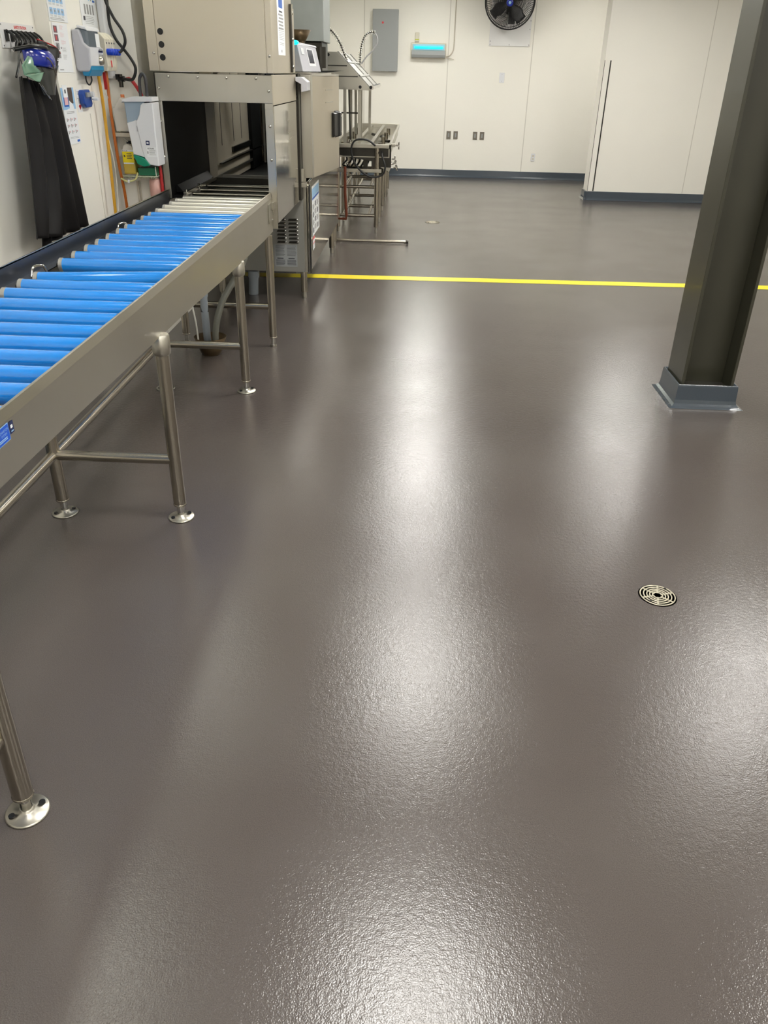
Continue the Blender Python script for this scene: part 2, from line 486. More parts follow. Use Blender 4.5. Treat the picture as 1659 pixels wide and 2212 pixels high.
m.prism([(-1.600, .955), (-1.590, .963), (-1.584, .963), (-1.584, .955)], 1, .2, 5.35, M_STEEL)
m.build('side_rail', conv)
def roller(y, mt, dy=0, z=.897):
    xa, xb = -1.495, -.965
    mb = MB(); r = .0295
    mb.cyl((xa, y, z), (xb, y + dy, z), r, mt, 28)
    o = mb.build('roller', conv)
    c = MB().cyl((xa - .014, y, z), (xa + .002, y, z), r * 1.02, M_CAP, 24).cyl((xa - .03, y, z), (xa - .014, y, z), .008, M_STEELD, 10)
    c.build('end_cap', o)
    return o
bl = [.32 + .142 * i for i in range(10)] + [1.738, 1.898, 2.032, 2.169, 2.299, 2.434, 2.576, 2.728, 2.871, 3.010]
for y in bl: roller(y, M_BLUE)
roller(3.149, M_BLUE, .085, .893)
for y in (3.400, 3.547, 3.697, 3.834, 3.981, 4.128, 4.255, 4.390, 4.530, 4.662): roller(y, M_BLUE)
for y in (4.800, 4.945, 5.09, 5.225): roller(y, M_ROLLS)
MB().tube([(-1.545, 3.19, .892), (-1.54, 3.21, .925), (-1.52, 3.25, .925), (-1.515, 3.27, .90)], .006, M_CHROME, 8).build('roller_clip', conv)
MB().tube([(-1.545, 4.23, .892), (-1.54, 4.25, .925), (-1.52, 4.29, .925), (-1.515, 4.31, .90)], .005, M_CHROME, 8).build('roller_clip', conv)
# legs
def leg(x, y, ztop, flange=True, collar=False, zl=.06):
    mb = MB().cyl((x, y, zl), (x, y, ztop), .0255, M_TUBE, 24)
    mb.lathe((x, y, 0), [(.0250, zl), (.027, zl + .002), (.027, zl + .006), (.0255, zl + .008)], M_TUBE, 24)
    lg = mb.build('leg', conv)
    f = MB().cyl((x, y, .005), (x, y, zl + .01), .015, M_CHROME, 16)
    if flange:
        f.lathe((x, y, 0), [(.0, .001), (.053, .001), (.054, .004), (.05, .007), (.02, .009), (.018, .016), (.016, .018)], M_STEEL, 36)
    else:
        f.cyl((x, y, .001), (x, y, .012), .022, M_STEEL, 16)
    fo = f.build('foot', lg)
    if flange:
        for a in (.7, .7 + PI):
            bx, by = x + .037 * math.cos(a), y + .037 * math.sin(a)
            MB().cyl((bx, by, .007), (bx, by, .013), .008, M_BLACKP, 12).build('anchor_bolt', lg)
    if collar:
        MB().lathe((x, y, 0), [(.034, ztop - .05), (.034, ztop - .012), (.030, ztop)], M_STEEL, 24).build('collar', lg)
    return lg
LR, LL = -.932, -1.425
for i, y in enumerate((1.33, 2.838, 4.333)):
    zt = (.80, .777, .737)[i]; lx = (-.920, -.932, -.948)[i]
    leg(lx, y, zt); leg(LL, y, .86)
    MB().lathe((lx, y, 0), [(.026, zt - .075), (.032, zt - .07), (.034, zt - .06), (.034, zt - .001), (.030, zt + .004)], M_STEEL, 24).build('leg_collar', conv)
leg(LR, 5.2, .722, False); leg(-1.527, 5.215, .86, False)
m = MB()
def cross(y, z, xa=LL, xb=LR, yb=None): MB().cyl((xa, y, z), (xb, yb or y, z), .021, M_TUBE, 20).build('cross_tube', conv)
cross(2.838, .268)
cross(4.333, .268)
cross(5.207, .268, -1.527, LR)
# side tubes between the leg pairs (far side low, continuing past)
MB().cyl((LL, 1.33, .268), (LL, 2.838, .268), .021, M_TUBE, 20).build('side_tube', conv)
MB().cyl((LL, 2.838, .268), (LL, 4.333, .268), .021, M_TUBE, 20).build('side_tube', conv)
MB().cyl((LR, 1.33, .268), (LR, .3, .268), .021, M_TUBE, 20).build('side_tube', conv)
cross(1.33, .268)
# joining bracket at the dishwasher
m = MB().box((XRR + .001, 5.20, .79), (XRR + .005, 5.355, .905), M_STEEL).box((XRR + .005, 5.29, .862), (XRR + .02, 5.37, .905), M_STEEL)
m.cyl((XRR + .004, 5.315, .85), (XRR + .010, 5.315, .85), .005, M_CHROME, 10).cyl((XRR + .004, 5.315, .80), (XRR + .010, 5.315, .80), .005, M_CHROME, 10)
m.build('joint_bracket', conv, bevel=.001)
# labels on the rail
m = MB(fr_x(XRR + .001, 0, 0))
m.rect(1.40, .882, 1.6535, .924, .0, M_PRINTB); m.rect(1.402, .884, 1.6515, .922, .0006, mat('label_blue', (12, 82, 200), .3))
text(m, 'ROLLER CONVEYOR', 1.648, .909, .009, M_PRINTB, .0012, 'RIGHT')
text(m, 'SYSTEM', 1.640, .900, .008, M_PRINTB, .0012, 'RIGHT')
lines(m, 1.600, 1.640, .888, .896, 2, M_PRINTB, .0012, .6)
m.build('rating_label', conv)
m = MB(fr_x(XRR + .001, 0, 0)); m.rect(1.655, .892, 1.677, .921, .0, M_NAVY); m.rect(1.661, .905, 1.671, .913, .0008, M_PAPER); m.rect(1.661, .896, 1.672, .899, .0008, M_PRINTB)
m.build('nsf_label', conv)

# ------------------------------------------------------------------ dishwasher
dw = thing('conveyor_dishwasher', (-1.23, 6.9, 0), 'large stainless conveyor dishwasher with an open black entry tunnel', 'dishwasher')
YV = 5.36; XA, XB = -1.605, -.89
def panel(name, a, b, mt, bevel=.003, parent=None): return MB().box(a, b, mt).build(name, parent or dw, bevel=bevel)
def stud(x, y, z, d, parent=None, r=.009):
    mb = MB().lathe((x, y, z), [(r, 0), (r * .9, .003), (r * .55, .0065), (0, .008)], M_CHROME, 14, d)
    return mb.build('screw', parent or dw)
# upper hood
hood = panel('hood', (-1.60, YV + .006, 1.622), (-.885, 6.20, 2.45), M_STEELW)
panel('hood_front_panel', (-1.566, YV - .002, 1.622), (-.922, YV + .004, 2.45), M_STEELW, .001)
panel('hood_corner_strip', (-1.628, YV, 1.622), (-1.57, YV + .004, 2.45), M_STEELW, .001)
panel('hood_corner_strip', (-.918, YV, 1.622), (-.885, YV + .004, 2.45), M_STEELW, .001)
for z in (1.825, 1.759, 1.693):
    MB().cyl((-1.54, YV - .006, z), (-1.54, YV, z), .017, M_BLACKP, 20).cyl((-1.54, YV - .008, z), (-1.54, YV - .006, z), .012, M_BLACK, 20).build('plug', dw)
stud(-1.592, YV, 1.715, (0, -1, 0)); stud(-.903, YV, 1.712, (0, -1, 0))
# hood side door strip, latch rail
m = MB().box((-.885, 6.10, 1.63), (-.870, 6.135, 2.02), M_STEELD).box((-.885, 6.14, 1.625), (-.876, 6.25, 2.0), M_STEELW)
m.prism([(-.885, 2.02), (-.862, 2.02), (-.868, 1.96), (-.885, 1.96)], 1, 6.105, 6.13, M_STEEL)
m.build('latch_rail', dw)
for z in (1.66, 1.82, 1.97): stud(-.870, 6.125, z, (1, 0, 0), r=.012)
# notice on the hood side
m = MB(fr_x(-.8845, 0, 0))
m.rect(5.60, 1.723, 5.885, 2.06, 0, M_PAPER)
m.rect(5.66, 1.975, 5.81, 2.03, .0006, M_PRINTBB)
m.rect(5.67, 1.951, 5.80, 1.96, .0006, M_PRINTD)
for k in range(5): lines(m, 5.64 + .02 * (k % 2), 5.84, 1.93 - k * .018, 1.943 - k * .018, 1, M_PRINTG, .0006, .7, .2)
m.rect(5.64, 1.853, 5.85, 1.855, .0006, M_PRINTG)
lines(m, 5.65, 5.85, 1.80, 1.845, 5, M_PRINTG, .0006, .2); lines(m, 5.66, 5.85, 1.772, 1.79, 2, M_PRINTG, .0006, .2)
m.rect(5.72, 1.738, 5.75, 1.752, .0006, M_PRINTG)
m.build('notice', dw)
# header and jambs
panel('header_panel', (-1.600, YV - .006, 1.462), (-.893, YV, 1.612), M_STEEL, .002)
for x in (-1.518, -1.341, -1.167, -.989): stud(x, YV - .006, 1.594, (0, -1, 0))
stud(-1.583, YV - .006, 1.531, (0, -1, 0)); stud(-.915, YV - .006, 1.528, (0, -1, 0))
m = MB().box((-1.610, YV - .003, .905), (-1.572, YV + .003, 1.462), M_STEEL).box((-1.612, YV - .005, 1.44), (-1.572, YV, 1.462), M_STEEL)
m.build('left_jamb', dw, bevel=.001)
m = MB().box((-.943, YV - .003, .735), (-.893, YV + .003, 1.462), M_STEEL).box((-.943, YV - .005, 1.432), (-.893, YV, 1.462), M_STEEL)
m.build('right_jamb', dw, bevel=.001)
for z in (1.35, 1.151, .950): stud(-1.593, YV - .003, z, (0, -1, 0))
for z in (1.337, 1.147): stud(-.916, YV - .003, z, (0, -1, 0))
# side shell of the entry tunnel
m = MB().box((-.898, YV, 1.452), (-.889, 6.36, 1.615), M_STEELW)
m.build('upper_side_panel', dw, bevel=.002)
m = MB().box((-.898, YV, .77), (-.8885, 6.56, 1.448), M_STEELP)
m.build('lower_side_panel', dw, bevel=.002)
m = MB().box((-1.608, YV, .90), (-1.600, 6.50, 1.615), M_STEELD)
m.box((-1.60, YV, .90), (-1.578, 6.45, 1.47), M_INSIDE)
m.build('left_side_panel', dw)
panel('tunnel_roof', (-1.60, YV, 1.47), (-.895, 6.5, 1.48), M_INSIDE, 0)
# wash tank interior: left wall sheets and slots
M_LINER = mat('tank_liner', (196, 188, 170), .45, .35, var=.1, vscale=3)
m = MB().box((-1.60, 6.45, .85), (-1.52, 8.9, 1.62), M_LINER)
m.box((-1.52, 6.46, 1.0), (-1.512, 6.62, 1.62), M_LINER)
for y in (6.66, 7.10, 7.42): m.box((-1.52, y, 1.12), (-1.5185, y + .012, 1.62), M_BLACK)
m.build('tank_wall', dw)
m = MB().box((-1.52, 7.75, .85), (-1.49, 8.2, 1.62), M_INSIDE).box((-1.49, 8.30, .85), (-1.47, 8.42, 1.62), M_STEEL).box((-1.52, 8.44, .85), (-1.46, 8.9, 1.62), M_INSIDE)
m.build('wash_curtain', dw)
m = MB()
for y, z in ((7.22, 1.50), (7.32, 1.515), (7.30, 1.465), (7.48, 1.485)):
    m.prism([(y - .03, z), (y, z + .011), (y + .03, z), (y, z - .011)], 0, -1.519, -1.515, M_BLACK)
m.build('spray_slot', dw)
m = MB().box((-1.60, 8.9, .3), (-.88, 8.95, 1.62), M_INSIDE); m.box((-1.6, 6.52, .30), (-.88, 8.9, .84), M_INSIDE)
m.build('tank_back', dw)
# rack guides inside
m = MB()
m.box((-1.578, 5.42, .90), (-1.53, 6.4, .915), M_INSIDE); m.prism([(-1.578, .925), (-1.578, .97), (-1.57, .97), (-1.53, .925)], 1, 5.5, 6.35, M_INSIDE)  # left guides darkened by colour to sit in the tunnel's shade
m.box((-1.505, 5.45, .915), (-1.495, 8.6, .935), M_STEEL); m.box((-1.52, 6.5, 1.0), (-1.49, 8.3, 1.01), M_STEELD); m.box((-1.52, 7.0, 1.045), (-1.505, 8.1, 1.085), M_STEELD)
m.box((-.96, 5.40, .90), (-.935, 8.6, .93), M_STEELD)
m.build('rack_guide', dw)
m = MB().box((-1.58, 5.40, .845), (-.9, 6.45, .85), M_STEELD).box((-1.58, 6.30, .86), (-.9, 6.32, .93), M_STEELD)
m.build('scrap_tray', dw)
for y in (5.43, 5.60, 5.80, 6.02):
    MB().cyl((-1.50, y, .905), (-.945, y, .905), .011, M_STEEL, 14).build('feed_bar', dw)
MB().cyl((-1.50, 5.37, .893), (-.945, 5.37, .893), .03, M_ROLLS, 24).build('feed_roller', dw)
for y in (5.45, 5.78):
    MB().box((-1.515, y - .02, .895), (-1.49, y + .02, .935), M_STEEL).cyl((-1.50, y, .935), (-1.50, y, .95), .009, M_CHROME, 10).build('guide_bracket', dw, bevel=.002)
# front post + machine body above
panel('door_column', (-.877, 6.50, .92), (-.80, 6.60, 1.622), M_STEEL, .002)
panel('column_trim', (-.889, 6.40, .77), (-.878, 6.52, 1.622), M_STEELD, .002)
MB().box((-.89, 6.62, .84), (-.872, 6.70, 1.62), M_STEELP).box((-.89, 7.45, .84), (-.872, 9.0, 1.62), M_STEELP).box((-.89, 6.70, .84), (-.872, 7.45, .93), M_STEELP).box((-.89, 6.70, 1.59), (-.872, 7.45, 1.62), M_STEELP).build('machine_body', dw, bevel=.002)
m = MB().box((-1.60, 6.50, 1.615), (-.80, 6.70, 1.628), M_STEEL).box((-1.60, 7.86, 1.615), (-.80, 8.0, 1.628), M_STEEL).box((-.90, 6.70, 1.615), (-.80, 7.86, 1.628), M_STEEL)
for k in range(8): m.box((-1.60, 6.75 + k * .14, 1.615), (-.90, 6.77 + k * .14, 1.628), M_STEEL)  # unseen roof opened into slats, added so ceiling light reaches the tank
m.build('machine_top_light_gaps', dw, bevel=.001)
# bracket block under hood edge
m = MB().prism([(-.885, 1.60), (-.84, 1.60), (-.80, 1.57), (-.80, 1.515), (-.845, 1.505), (-.845, 1.555), (-.885, 1.575)], 1, 6.30, 6.46, M_GREYPL)
m.build('switch_cover', dw, bevel=.003)
m = MB().cyl((-.877, 6.45, .90), (-.877, 6.45, .99), .02, M_STEEL, 16).box((-.90, 6.43, .86), (-.845, 6.5, .895), M_STEEL)
m.build('hinge_block', dw, bevel=.002)
# side door, standing ajar
hx, hy, ex, ey = -.812, 6.64, -.683, 7.47
m = MB()
dx, dy = ex - hx, ey - hy; ln = math.hypot(dx, dy); ux, uy = dx / ln, dy / ln; nx, ny = uy, -ux
def q(s, n, z): return (hx + ux * s + nx * n, hy + uy * s + ny * n, z)
m.hexa([q(0, -.03, .905), q(ln, -.03, .905), q(ln, 0, .905), q(0, 0, .905)], [q(0, -.03, 1.605), q(ln, -.03, 1.605), q(ln, 0, 1.605), q(0, 0, 1.605)], M_STEELW)
door = m.build('access_door', dw, bevel=.004)
m = MB().hexa([q(.02, .0, 1.606), q(ln, 0, 1.606), q(ln, -.03, 1.606), q(.02, -.03, 1.606)], [q(.02, 0, 1.618), q(ln, 0, 1.618), q(ln, -.03, 1.618), q(.02, -.03, 1.618)], M_CHROME)
m.build('top_flange', door)
# pressed emblem on the door
m = MB()
for z in (1.505, 1.418): m.hexa([q(.40, .0, z), q(.62, .0, z), q(.62, .004, z), q(.40, .004, z)], [q(.40, 0, z + .006), q(.62, 0, z + .006), q(.62, .004, z + .006), q(.40, .004, z + .006)], M_STEEL)
m.build('pressed_emblem', door)
m = MB()
m.hexa([q(.60, .0, 1.155), q(.685, .0, 1.155), q(.685, .03, 1.165), q(.60, .022, 1.165)], [q(.60, 0, 1.345), q(.685, 0, 1.345), q(.685, .03, 1.335), q(.60, .022, 1.335)], M_BLACKP)
m.hexa([q(.685, .0, 1.15), q(.75, .0, 1.15), q(.76, .045, 1.165), q(.70, .045, 1.165)], [q(.685, 0, 1.355), q(.75, 0, 1.355), q(.76, .045, 1.34), q(.70, .045, 1.34)], M_BLACKP)
h = m.build('door_handle', door, bevel=.006)
m = MB()
for z in (1.19, 1.31): m.ball(q(.73, .047, z), .005, M_CHROME, 8)
m.build('handle_screw', h)
# side panel grooves: little pressed emblem on lower side panel
m = MB()
for z in (1.335, 1.262, 1.225): m.box((-.8885, 5.95, z), (-.885, 6.18, z + .007), M_STEELP)
m.build('pressed_emblem', dw)
# lower cabinet
m = MB().box((-1.61, 6.50, .212), (-.878, 6.505, .93), M_STEELC).box((-1.61, 6.505, .212), (-1.60, 8.9, .93), M_STEELD).box((-1.6, 6.505, .212), (-.85, 8.9, .225), M_STEELD)
m.box((-.878, 6.50, .212), (-.855, 6.53, .93), M_STEEL)
cab = m.build('cabinet', dw, bevel=.002)
for c0, c1 in ((-1.003, -.924), (-1.095, -1.020)):
    for i in range(7):
        z = .615 - i * .0283
        mb = MB().prism([(c0, z - .009), (c0 + .008, z + .006), (c1 - .008, z + .008), (c1, z - .009)], 1, 6.491, 6.50, M_STEELD)
        mb.ball((c1 - .006, 6.492, z), (.009, .007, .009), M_CHROME, 10)
        mb.build('louvre', dw)
m = MB(fr_y(0, 6.4985, 0)); m.rect(-1.12, .252, -.938, .424, 0, M_GREYP)
for cx in (-1.11, -1.02):
    lines(m, cx, cx + .075, .33, .415, 9, M_PRINTD, .0006, .28); m.rect(cx + .01, .312, cx + .06, .321, .0006, M_PRINTD); lines(m, cx, cx + .075, .26, .305, 5, M_PRINTD, .0006, .45)
m.build('instruction_plate', dw)
m = MB().prism([(6.515, .215), (8.95, .215), (8.95, .80), (8.6, .93), (6.535, .89), (6.515, .86)], 0, -.852, -.832, M_STEELP)
m.build('cabinet_door', dw, bevel=.003)
m = MB().box((-.835, 6.50, .205), (-.826, 6.53, .87), M_BLACK)
m.build('door_gasket', dw)
m = MB(fr_x(-.8305, 0, 0)); m.rect(6.665, .46, 7.15, .838, 0, M_PAPER); m.rect(6.68, .755, 7.13, .82, .0008, M_PRINTB); m.rect(6.68, .735, 7.13, .752, .0008, M_PRINTBB)
for i in range(3):
    for j in range(4):
        m.rect(6.70 + i * .15, .66 - j * .06 + (i % 2) * .01, 6.76 + i * .15, .70 - j * .06 + (i % 2) * .01, .0008, M_PRINTD if (i + j) % 2 else M_PRINTG)
        lines(m, 6.775 + i * .15, 6.83 + i * .15, .66 - j * .06, .71 - j * .06, 4, M_PRINTG, .0008, .3)
m.build('instruction_sticker', dw)
m = MB(fr_x(-.8305, 0, 0)); m.rect(6.66, .352, 6.80, .450, 0, M_PAPER); m.rect(6.66, .432, 6.80, .450, .0006, M_PRINTR); m.rect(6.66, .398, 6.80, .406, .0006, M_PRINTR); lines(m, 6.68, 6.79, .36, .39, 3, M_PRINTG, .0006)
m.build('warning_sticker', dw)
for x, y in ((-.893, 6.50), (-1.549, 6.42), (-.85, 8.35), (-.86, 8.72), (-1.55, 8.4)):
    zt = .215
    mb = MB().cyl((x, y + .03, .05), (x, y + .03, zt), .027, M_TUBE, 20); lg = mb.build('leg', dw)
    MB().cyl((x, y + .03, 0.001), (x, y + .03, .052), .018, M_STEEL, 16).build('foot', lg)
# control pod on top
BL, BR_, TL, TR = Vector((-.866, 6.6, 1.632)), Vector((-.761, 6.85, 1.634)), Vector((-.908, 6.60, 1.812)), Vector((-.800, 6.85, 1.791))
back = Vector((-.16, .10, 0))
m = MB().hexa([BL, BR_, BR_ + back, BL + back], [TL, TR, TR + back, TL + back], M_GREYPL)
pod = m.build('control_pod', dw, bevel=.004)
nrm = (BR_ - BL).cross(TL - BL).normalized()
def pq(s, t, o=.002): return BL.lerp(BR_, s).lerp(TL.lerp(TR, s), t) + nrm * o
m = MB(); m.hexa([pq(.42, .22, .0), pq(.78, .22, .0), pq(.78, .88, .0), pq(.42, .88, .0)], [pq(.42, .22), pq(.78, .22), pq(.78, .88), pq(.42, .88)], M_WHITEP); m.build('display_bezel', pod)
m = MB(); m.hexa([pq(.46, .32, .0), pq(.72, .32, .0), pq(.72, .84, .0), pq(.46, .84, .0)], [pq(.46, .32, .003), pq(.72, .32, .003), pq(.72, .84, .003), pq(.46, .84, .003)], M_SCREEN); m.build('display_screen', pod)
m = MB(); m.hexa([pq(.12, .62, .0), pq(.26, .62, .0), pq(.26, .86, .0), pq(.12, .86, .0)], [pq(.12, .62, .005), pq(.26, .62, .005), pq(.26, .86, .005), pq(.12, .86, .005)], M_WHITEP); m.build('button', pod, bevel=.001)
m = MB().hexa([TL + Vector((-.02, -.01, 0)), TR + Vector((.01, 0, 0)), TR + back, TL + back], [TL + Vector((-.02, -.01, .012)), TR + Vector((0, 0, .012)), TR + back + Vector((0, 0, .012)), TL + back + Vector((0, 0, .012))], M_GREYPL)
m.build('pod_cap', pod, bevel=.004)
MB().ball((-.915, 6.56, 1.815), (.028, .03, .016), M_CYANL, 14).build('indicator_light', pod)
# clutter on top right: flat black strip
MB().prism([(-.80, 1.628), (-.74, 1.628), (-.62, 1.645), (-.80, 1.640)], 1, 7.0, 7.3, M_BLACKP).build('top_lid', dw)

# exhaust duct behind
t = thing('exhaust_duct', (-1.0, 8.3, 1.62), 'galvanised square exhaust duct rising behind the dishwasher hood', 'duct')
MB().box((-1.40, 7.9, 1.86), (-.852, 8.45, CEIL), M_GALV).build('duct', t, bevel=.004)
MB().box((-1.38, 7.92, 1.628), (-.87, 8.40, 1.86), M_STEELD).build('duct_collar', t, bevel=.01)
MB().cyl((-.885, 7.92, 1.66), (-.885, 7.92, 1.82), .05, M_STEELD, 18).build('duct_valve', t)
# bronze cone between hood and duct
t = MB().lathe((-.985, 7.3, 1.835), [(.045, 0), (.05, .005), (.098, .085), (.094, .085), (.045, .01)], M_BRONZE, 30)
t.lathe((-.985, 7.3, 1.63), [(.045, 0), (.045, .21)], M_BRONZE, 20)
solo(t, 'vent_funnel', (-1.07, 7.3, 1.63), 'dark bronze funnel standing on the dishwasher top beside the duct', 'funnel')

# ------------------------------------------------------------------ drain funnel and pipes under the conveyor
t = thing('floor_funnel', (-1.31, 4.99, 0), 'bronze floor sink funnel taking the drain pipes under the conveyor', 'funnel')
MB().lathe((-1.31, 5.0, 0), [(.062, .001), (.064, .004), (.105, .115), (.101, .116), (.058, .010), (0.0, .008)], M_BRONZE, 36).build('bowl', t)
m = MB(); m.cyl((-1.335, 5.02, .03), (-1.345, 5.05, .52), .024, M_PVC, 20).cyl((-1.343, 5.045, .36), (-1.345, 5.05, .46), .029, M_PVC, 20)
p = solo(m, 'drain_pipe', (-1.335, 5.02, .03), 'upright pale grey drain pipe with a black band, standing in the bronze funnel', 'pipe')
m = MB().cyl((-1.3405, 5.036, .265), (-1.3415, 5.04, .298), .0255, M_BLACK, 20); m.build('band', p, org=Vector((-1.335, 5.02, .03)))
m = MB(); m.tube([(-1.27, 4.97, .03), (-1.262, 4.98, .18), (-1.22, 5.05, .34), (-1.13, 5.2, .50), (-1.10, 5.4, .62)], .021, M_HOSEC, 14)
solo(m, 'drain_hose', (-1.27, 4.97, .03), 'curved translucent grey hose draining into the bronze funnel', 'hose')
m = MB(); m.tube([(-1.385, 4.99, .03), (-1.39, 4.98, .2), (-1.40, 4.96, .4), (-1.37, 5.0, .58), (-1.33, 5.1, .66)], .006, mat('white_tube', (220, 218, 208), .4), 10)
solo(m, 'thin_hose', (-1.385, 4.99, .03), 'thin white tube hanging into the bronze funnel', 'hose')
m = MB().cyl((-1.33, 6.60, .001), (-1.31, 6.56, .205), .04, M_PVC, 22).cyl((-1.313, 6.565, .15), (-1.31, 6.56, .206), .046, M_PVC, 22)
solo(m, 'waste_pipe', (-1.33, 6.6, 0), 'wide pale waste pipe going into the floor under the dishwasher cabinet', 'pipe')

# ------------------------------------------------------------------ sink table
tb = thing('sorting_table', (-.63, 11.4, 0), 'long stainless sorting sink table beyond the dishwasher with open tube shelves', 'sink table')
Y0, Y1, XT0, XT1 = 9.6, 13.3, -.96, -.30
m = MB()
m.box((XT0, Y0, .895), (XT1, Y0 + .035, .94), M_STEEL); m.box((XT0, Y1 - .03, .895), (XT1, Y1, .955), M_STEEL)
m.box((XT1 - .03, Y0, .895), (XT1, Y1, .945), M_STEEL); m.box((XT0, Y0, .895), (XT0 + .03, Y1, .94), M_STEEL)
m.build('rim', tb, bevel=.006)
m = MB().box((XT0 + .03, Y0 + .035, .80), (XT1 - .03, Y1 - .03, .81), M_STEEL).box((XT0 + .02, Y0 + .03, .80), (XT0 + .03, Y1 - .03, .895), M_STEEL).box((XT1 - .03, Y0 + .03, .80), (XT1 - .02, Y1 - .03, .895), M_STEEL).box((XT0 + .03, Y1 - .04, .80), (XT1 - .03, Y1 - .03, .895), M_STEEL)
m.build('basin', tb)
m = MB().prism([(XT0, .895), (XT1, .895), (XT1, .70), (-.52, .705), (-.52, .76), (-.80, .80), (XT0, .84)], 1, Y0 + .04, Y0 + .06, M_STEELD)
m.build('apron_panel', tb)
for x in (-.74, -.56):
    MB().prism([(x, .90), (x + .05, .90), (x + .045, .935), (x + .005, .935)], 1, Y0 + .03, Y1 - .03, M_STEEL).build('divider_bar', tb)
MB().tube([(-.66, 12.4, .86), (-.50, 12.0, .86), (-.47, 11.4, .85), (-.38, 11.3, .85)], .018, M_STEELD, 10, spline=False).build('waste_rod', tb)
MB().box((-.9, Y0 - .02, .648), (-.405, Y0 + .02, .684), M_STEEL).build('beam', tb, bevel=.003)
for y in (9.62, 10.35, 11.3, 12.2, 13.1):
    for x in (-.458, -.90):
        lg = MB().cyl((x, y, .06), (x, y, .90), .026, M_TUBE, 18).build('leg', tb)
        MB().cyl((x, y, .001), (x, y, .065), .014, M_STEEL, 12).build('foot', lg)
for y in (9.62, 10.35, 11.3, 12.2, 13.1):
    MB().cyl((-.90, y, .185), (-.458, y, .185), .018, M_TUBE, 12).build('cross_tube', tb)
for y in (9.9, 10.9, 12.0):
    MB().cyl((-.90, y, .46), (-.458, y, .46), .018, M_TUBE, 12).build('cross_tube', tb)
for x in (-.84, -.55):
    MB().cyl((x, 9.62, .185), (x, 13.1, .185), .016, M_TUBE, 12).build('shelf_tube', tb)
    MB().cyl((x, 9.9, .46), (x, 12.9, .46), .016, M_TUBE, 12).build('shelf_tube', tb)
for x, z in ((-.62, .74), (-.44, .74)): MB().box((x, 9.75, .60), (x + .05, 9.80, .86), M_STEELD).build('bracket', tb)
def star(c, d, r, parent, name='valve_knob'):
    mb = MB().cyl(c, Vector(c) + Vector(d) * .03, .009, M_CHROME, 10)
    e = Vector(c) + Vector(d) * .03
    _, u, v = mb.frame((0, 0, 0), d)
    mb.cyl(e, e + Vector(d) * .015, r * .35, M_CHROME, 12)
    for k in range(4):
        a = k * PI / 2 + .4
        w_ = u * math.cos(a) + v * math.sin(a)
        mb.cyl(e + Vector(d) * .007, e + Vector(d) * .007 + w_ * r, r * .18, M_CHROME, 8)
        mb.ball(e + Vector(d) * .007 + w_ * r, r * .26, M_CHROME, 8)
    return mb.build(name, parent)
MB().box((-.30, 9.60, .915), (-.255, 9.70, .945), M_STEEL).build('valve_arm', tb, bevel=.004)
star((-.255, 9.63, .93), (1, 0, 0), .036, tb)
MB().prism([(-.42, .70), (-.33, .76), (-.30, .76), (-.30, .70), (-.32, .655)], 1, 9.66, 9.74, M_STEEL).build('valve_bracket', tb)
MB().tube([(-.33, 9.7, .89), (-.315, 9.7, .80), (-.30, 9.7, .74), (-.27, 9.7, .735)], .012, M_CHROME, 10).build('supply_pipe', tb)
star((-.285, 9.66, .745), (1, 0, 0), .036, tb); star((-.30, 9.80, .775), (1, 0, 0), .034, tb); star((-.27, 9.66, .70), (1, -.2, 0), .03, tb)
m = MB(); random.seed(3)
for k in range(6):
    x0 = -.84 + k * .05
    m.tube([(x0, 9.8, .84), (x0 + .03, 9.8, .76), (x0 - .02, 9.85, .70 - .01 * k), (x0 + .05, 9.9, .66)], .011, M_BLACK, 8)
m.build('under_sink_pipes', tb)
m = MB(); m.ball((-.80, 9.7, .725), (.018, .02, .015), M_CHROME, 10); m.build('pipe_union', tb)
m = MB(); m.tube([(-.47, 9.5, .93), (-.56, 9.5, .985), (-.68, 9.5, .985), (-.73, 9.5, .93), (-.732, 9.5, .84), (-.69, 9.5, .738), (-.60, 9.5, .65), (-.497, 9.5, .61), (-.39, 9.5, .64), (-.36, 9.5, .72), (-.395, 9.53, .82), (-.40, 9.62, .86)], .010, M_BLACK, 10)
solo(m, 'black_hose', (-.5, 9.5, .61), 'long black cable looping over the front rim of the sink table', 'cable')
m = MB(); m.tube([(-.80, 9.42, .72), (-.80, 9.42, .45), (-.785, 9.42, .22), (-.79, 9.42, .175), (-.90, 9.45, .17), (-.92, 9.45, .003)], .016, M_RUST, 10, spline=False)
solo(m, 'copper_pipe', (-.8, 9.42, .17), 'rust brown copper pipe running down in front of the sink table shelves', 'pipe')
m = MB().cyl((-.88, 8.98, .022), (-.085, 8.98, .022), .016, M_TUBE, 16).cyl((-.10, 8.98, .022), (-.07, 8.98, .022), .021, M_STEELD, 16).cyl((-.10, 8.98, .001), (-.10, 8.98, .02), .012, M_STEEL, 10)
solo(m, 'floor_pipe', (-.88, 8.98, 0), 'thin steel pipe lying on the floor pointing out from under the dishwasher', 'pipe')

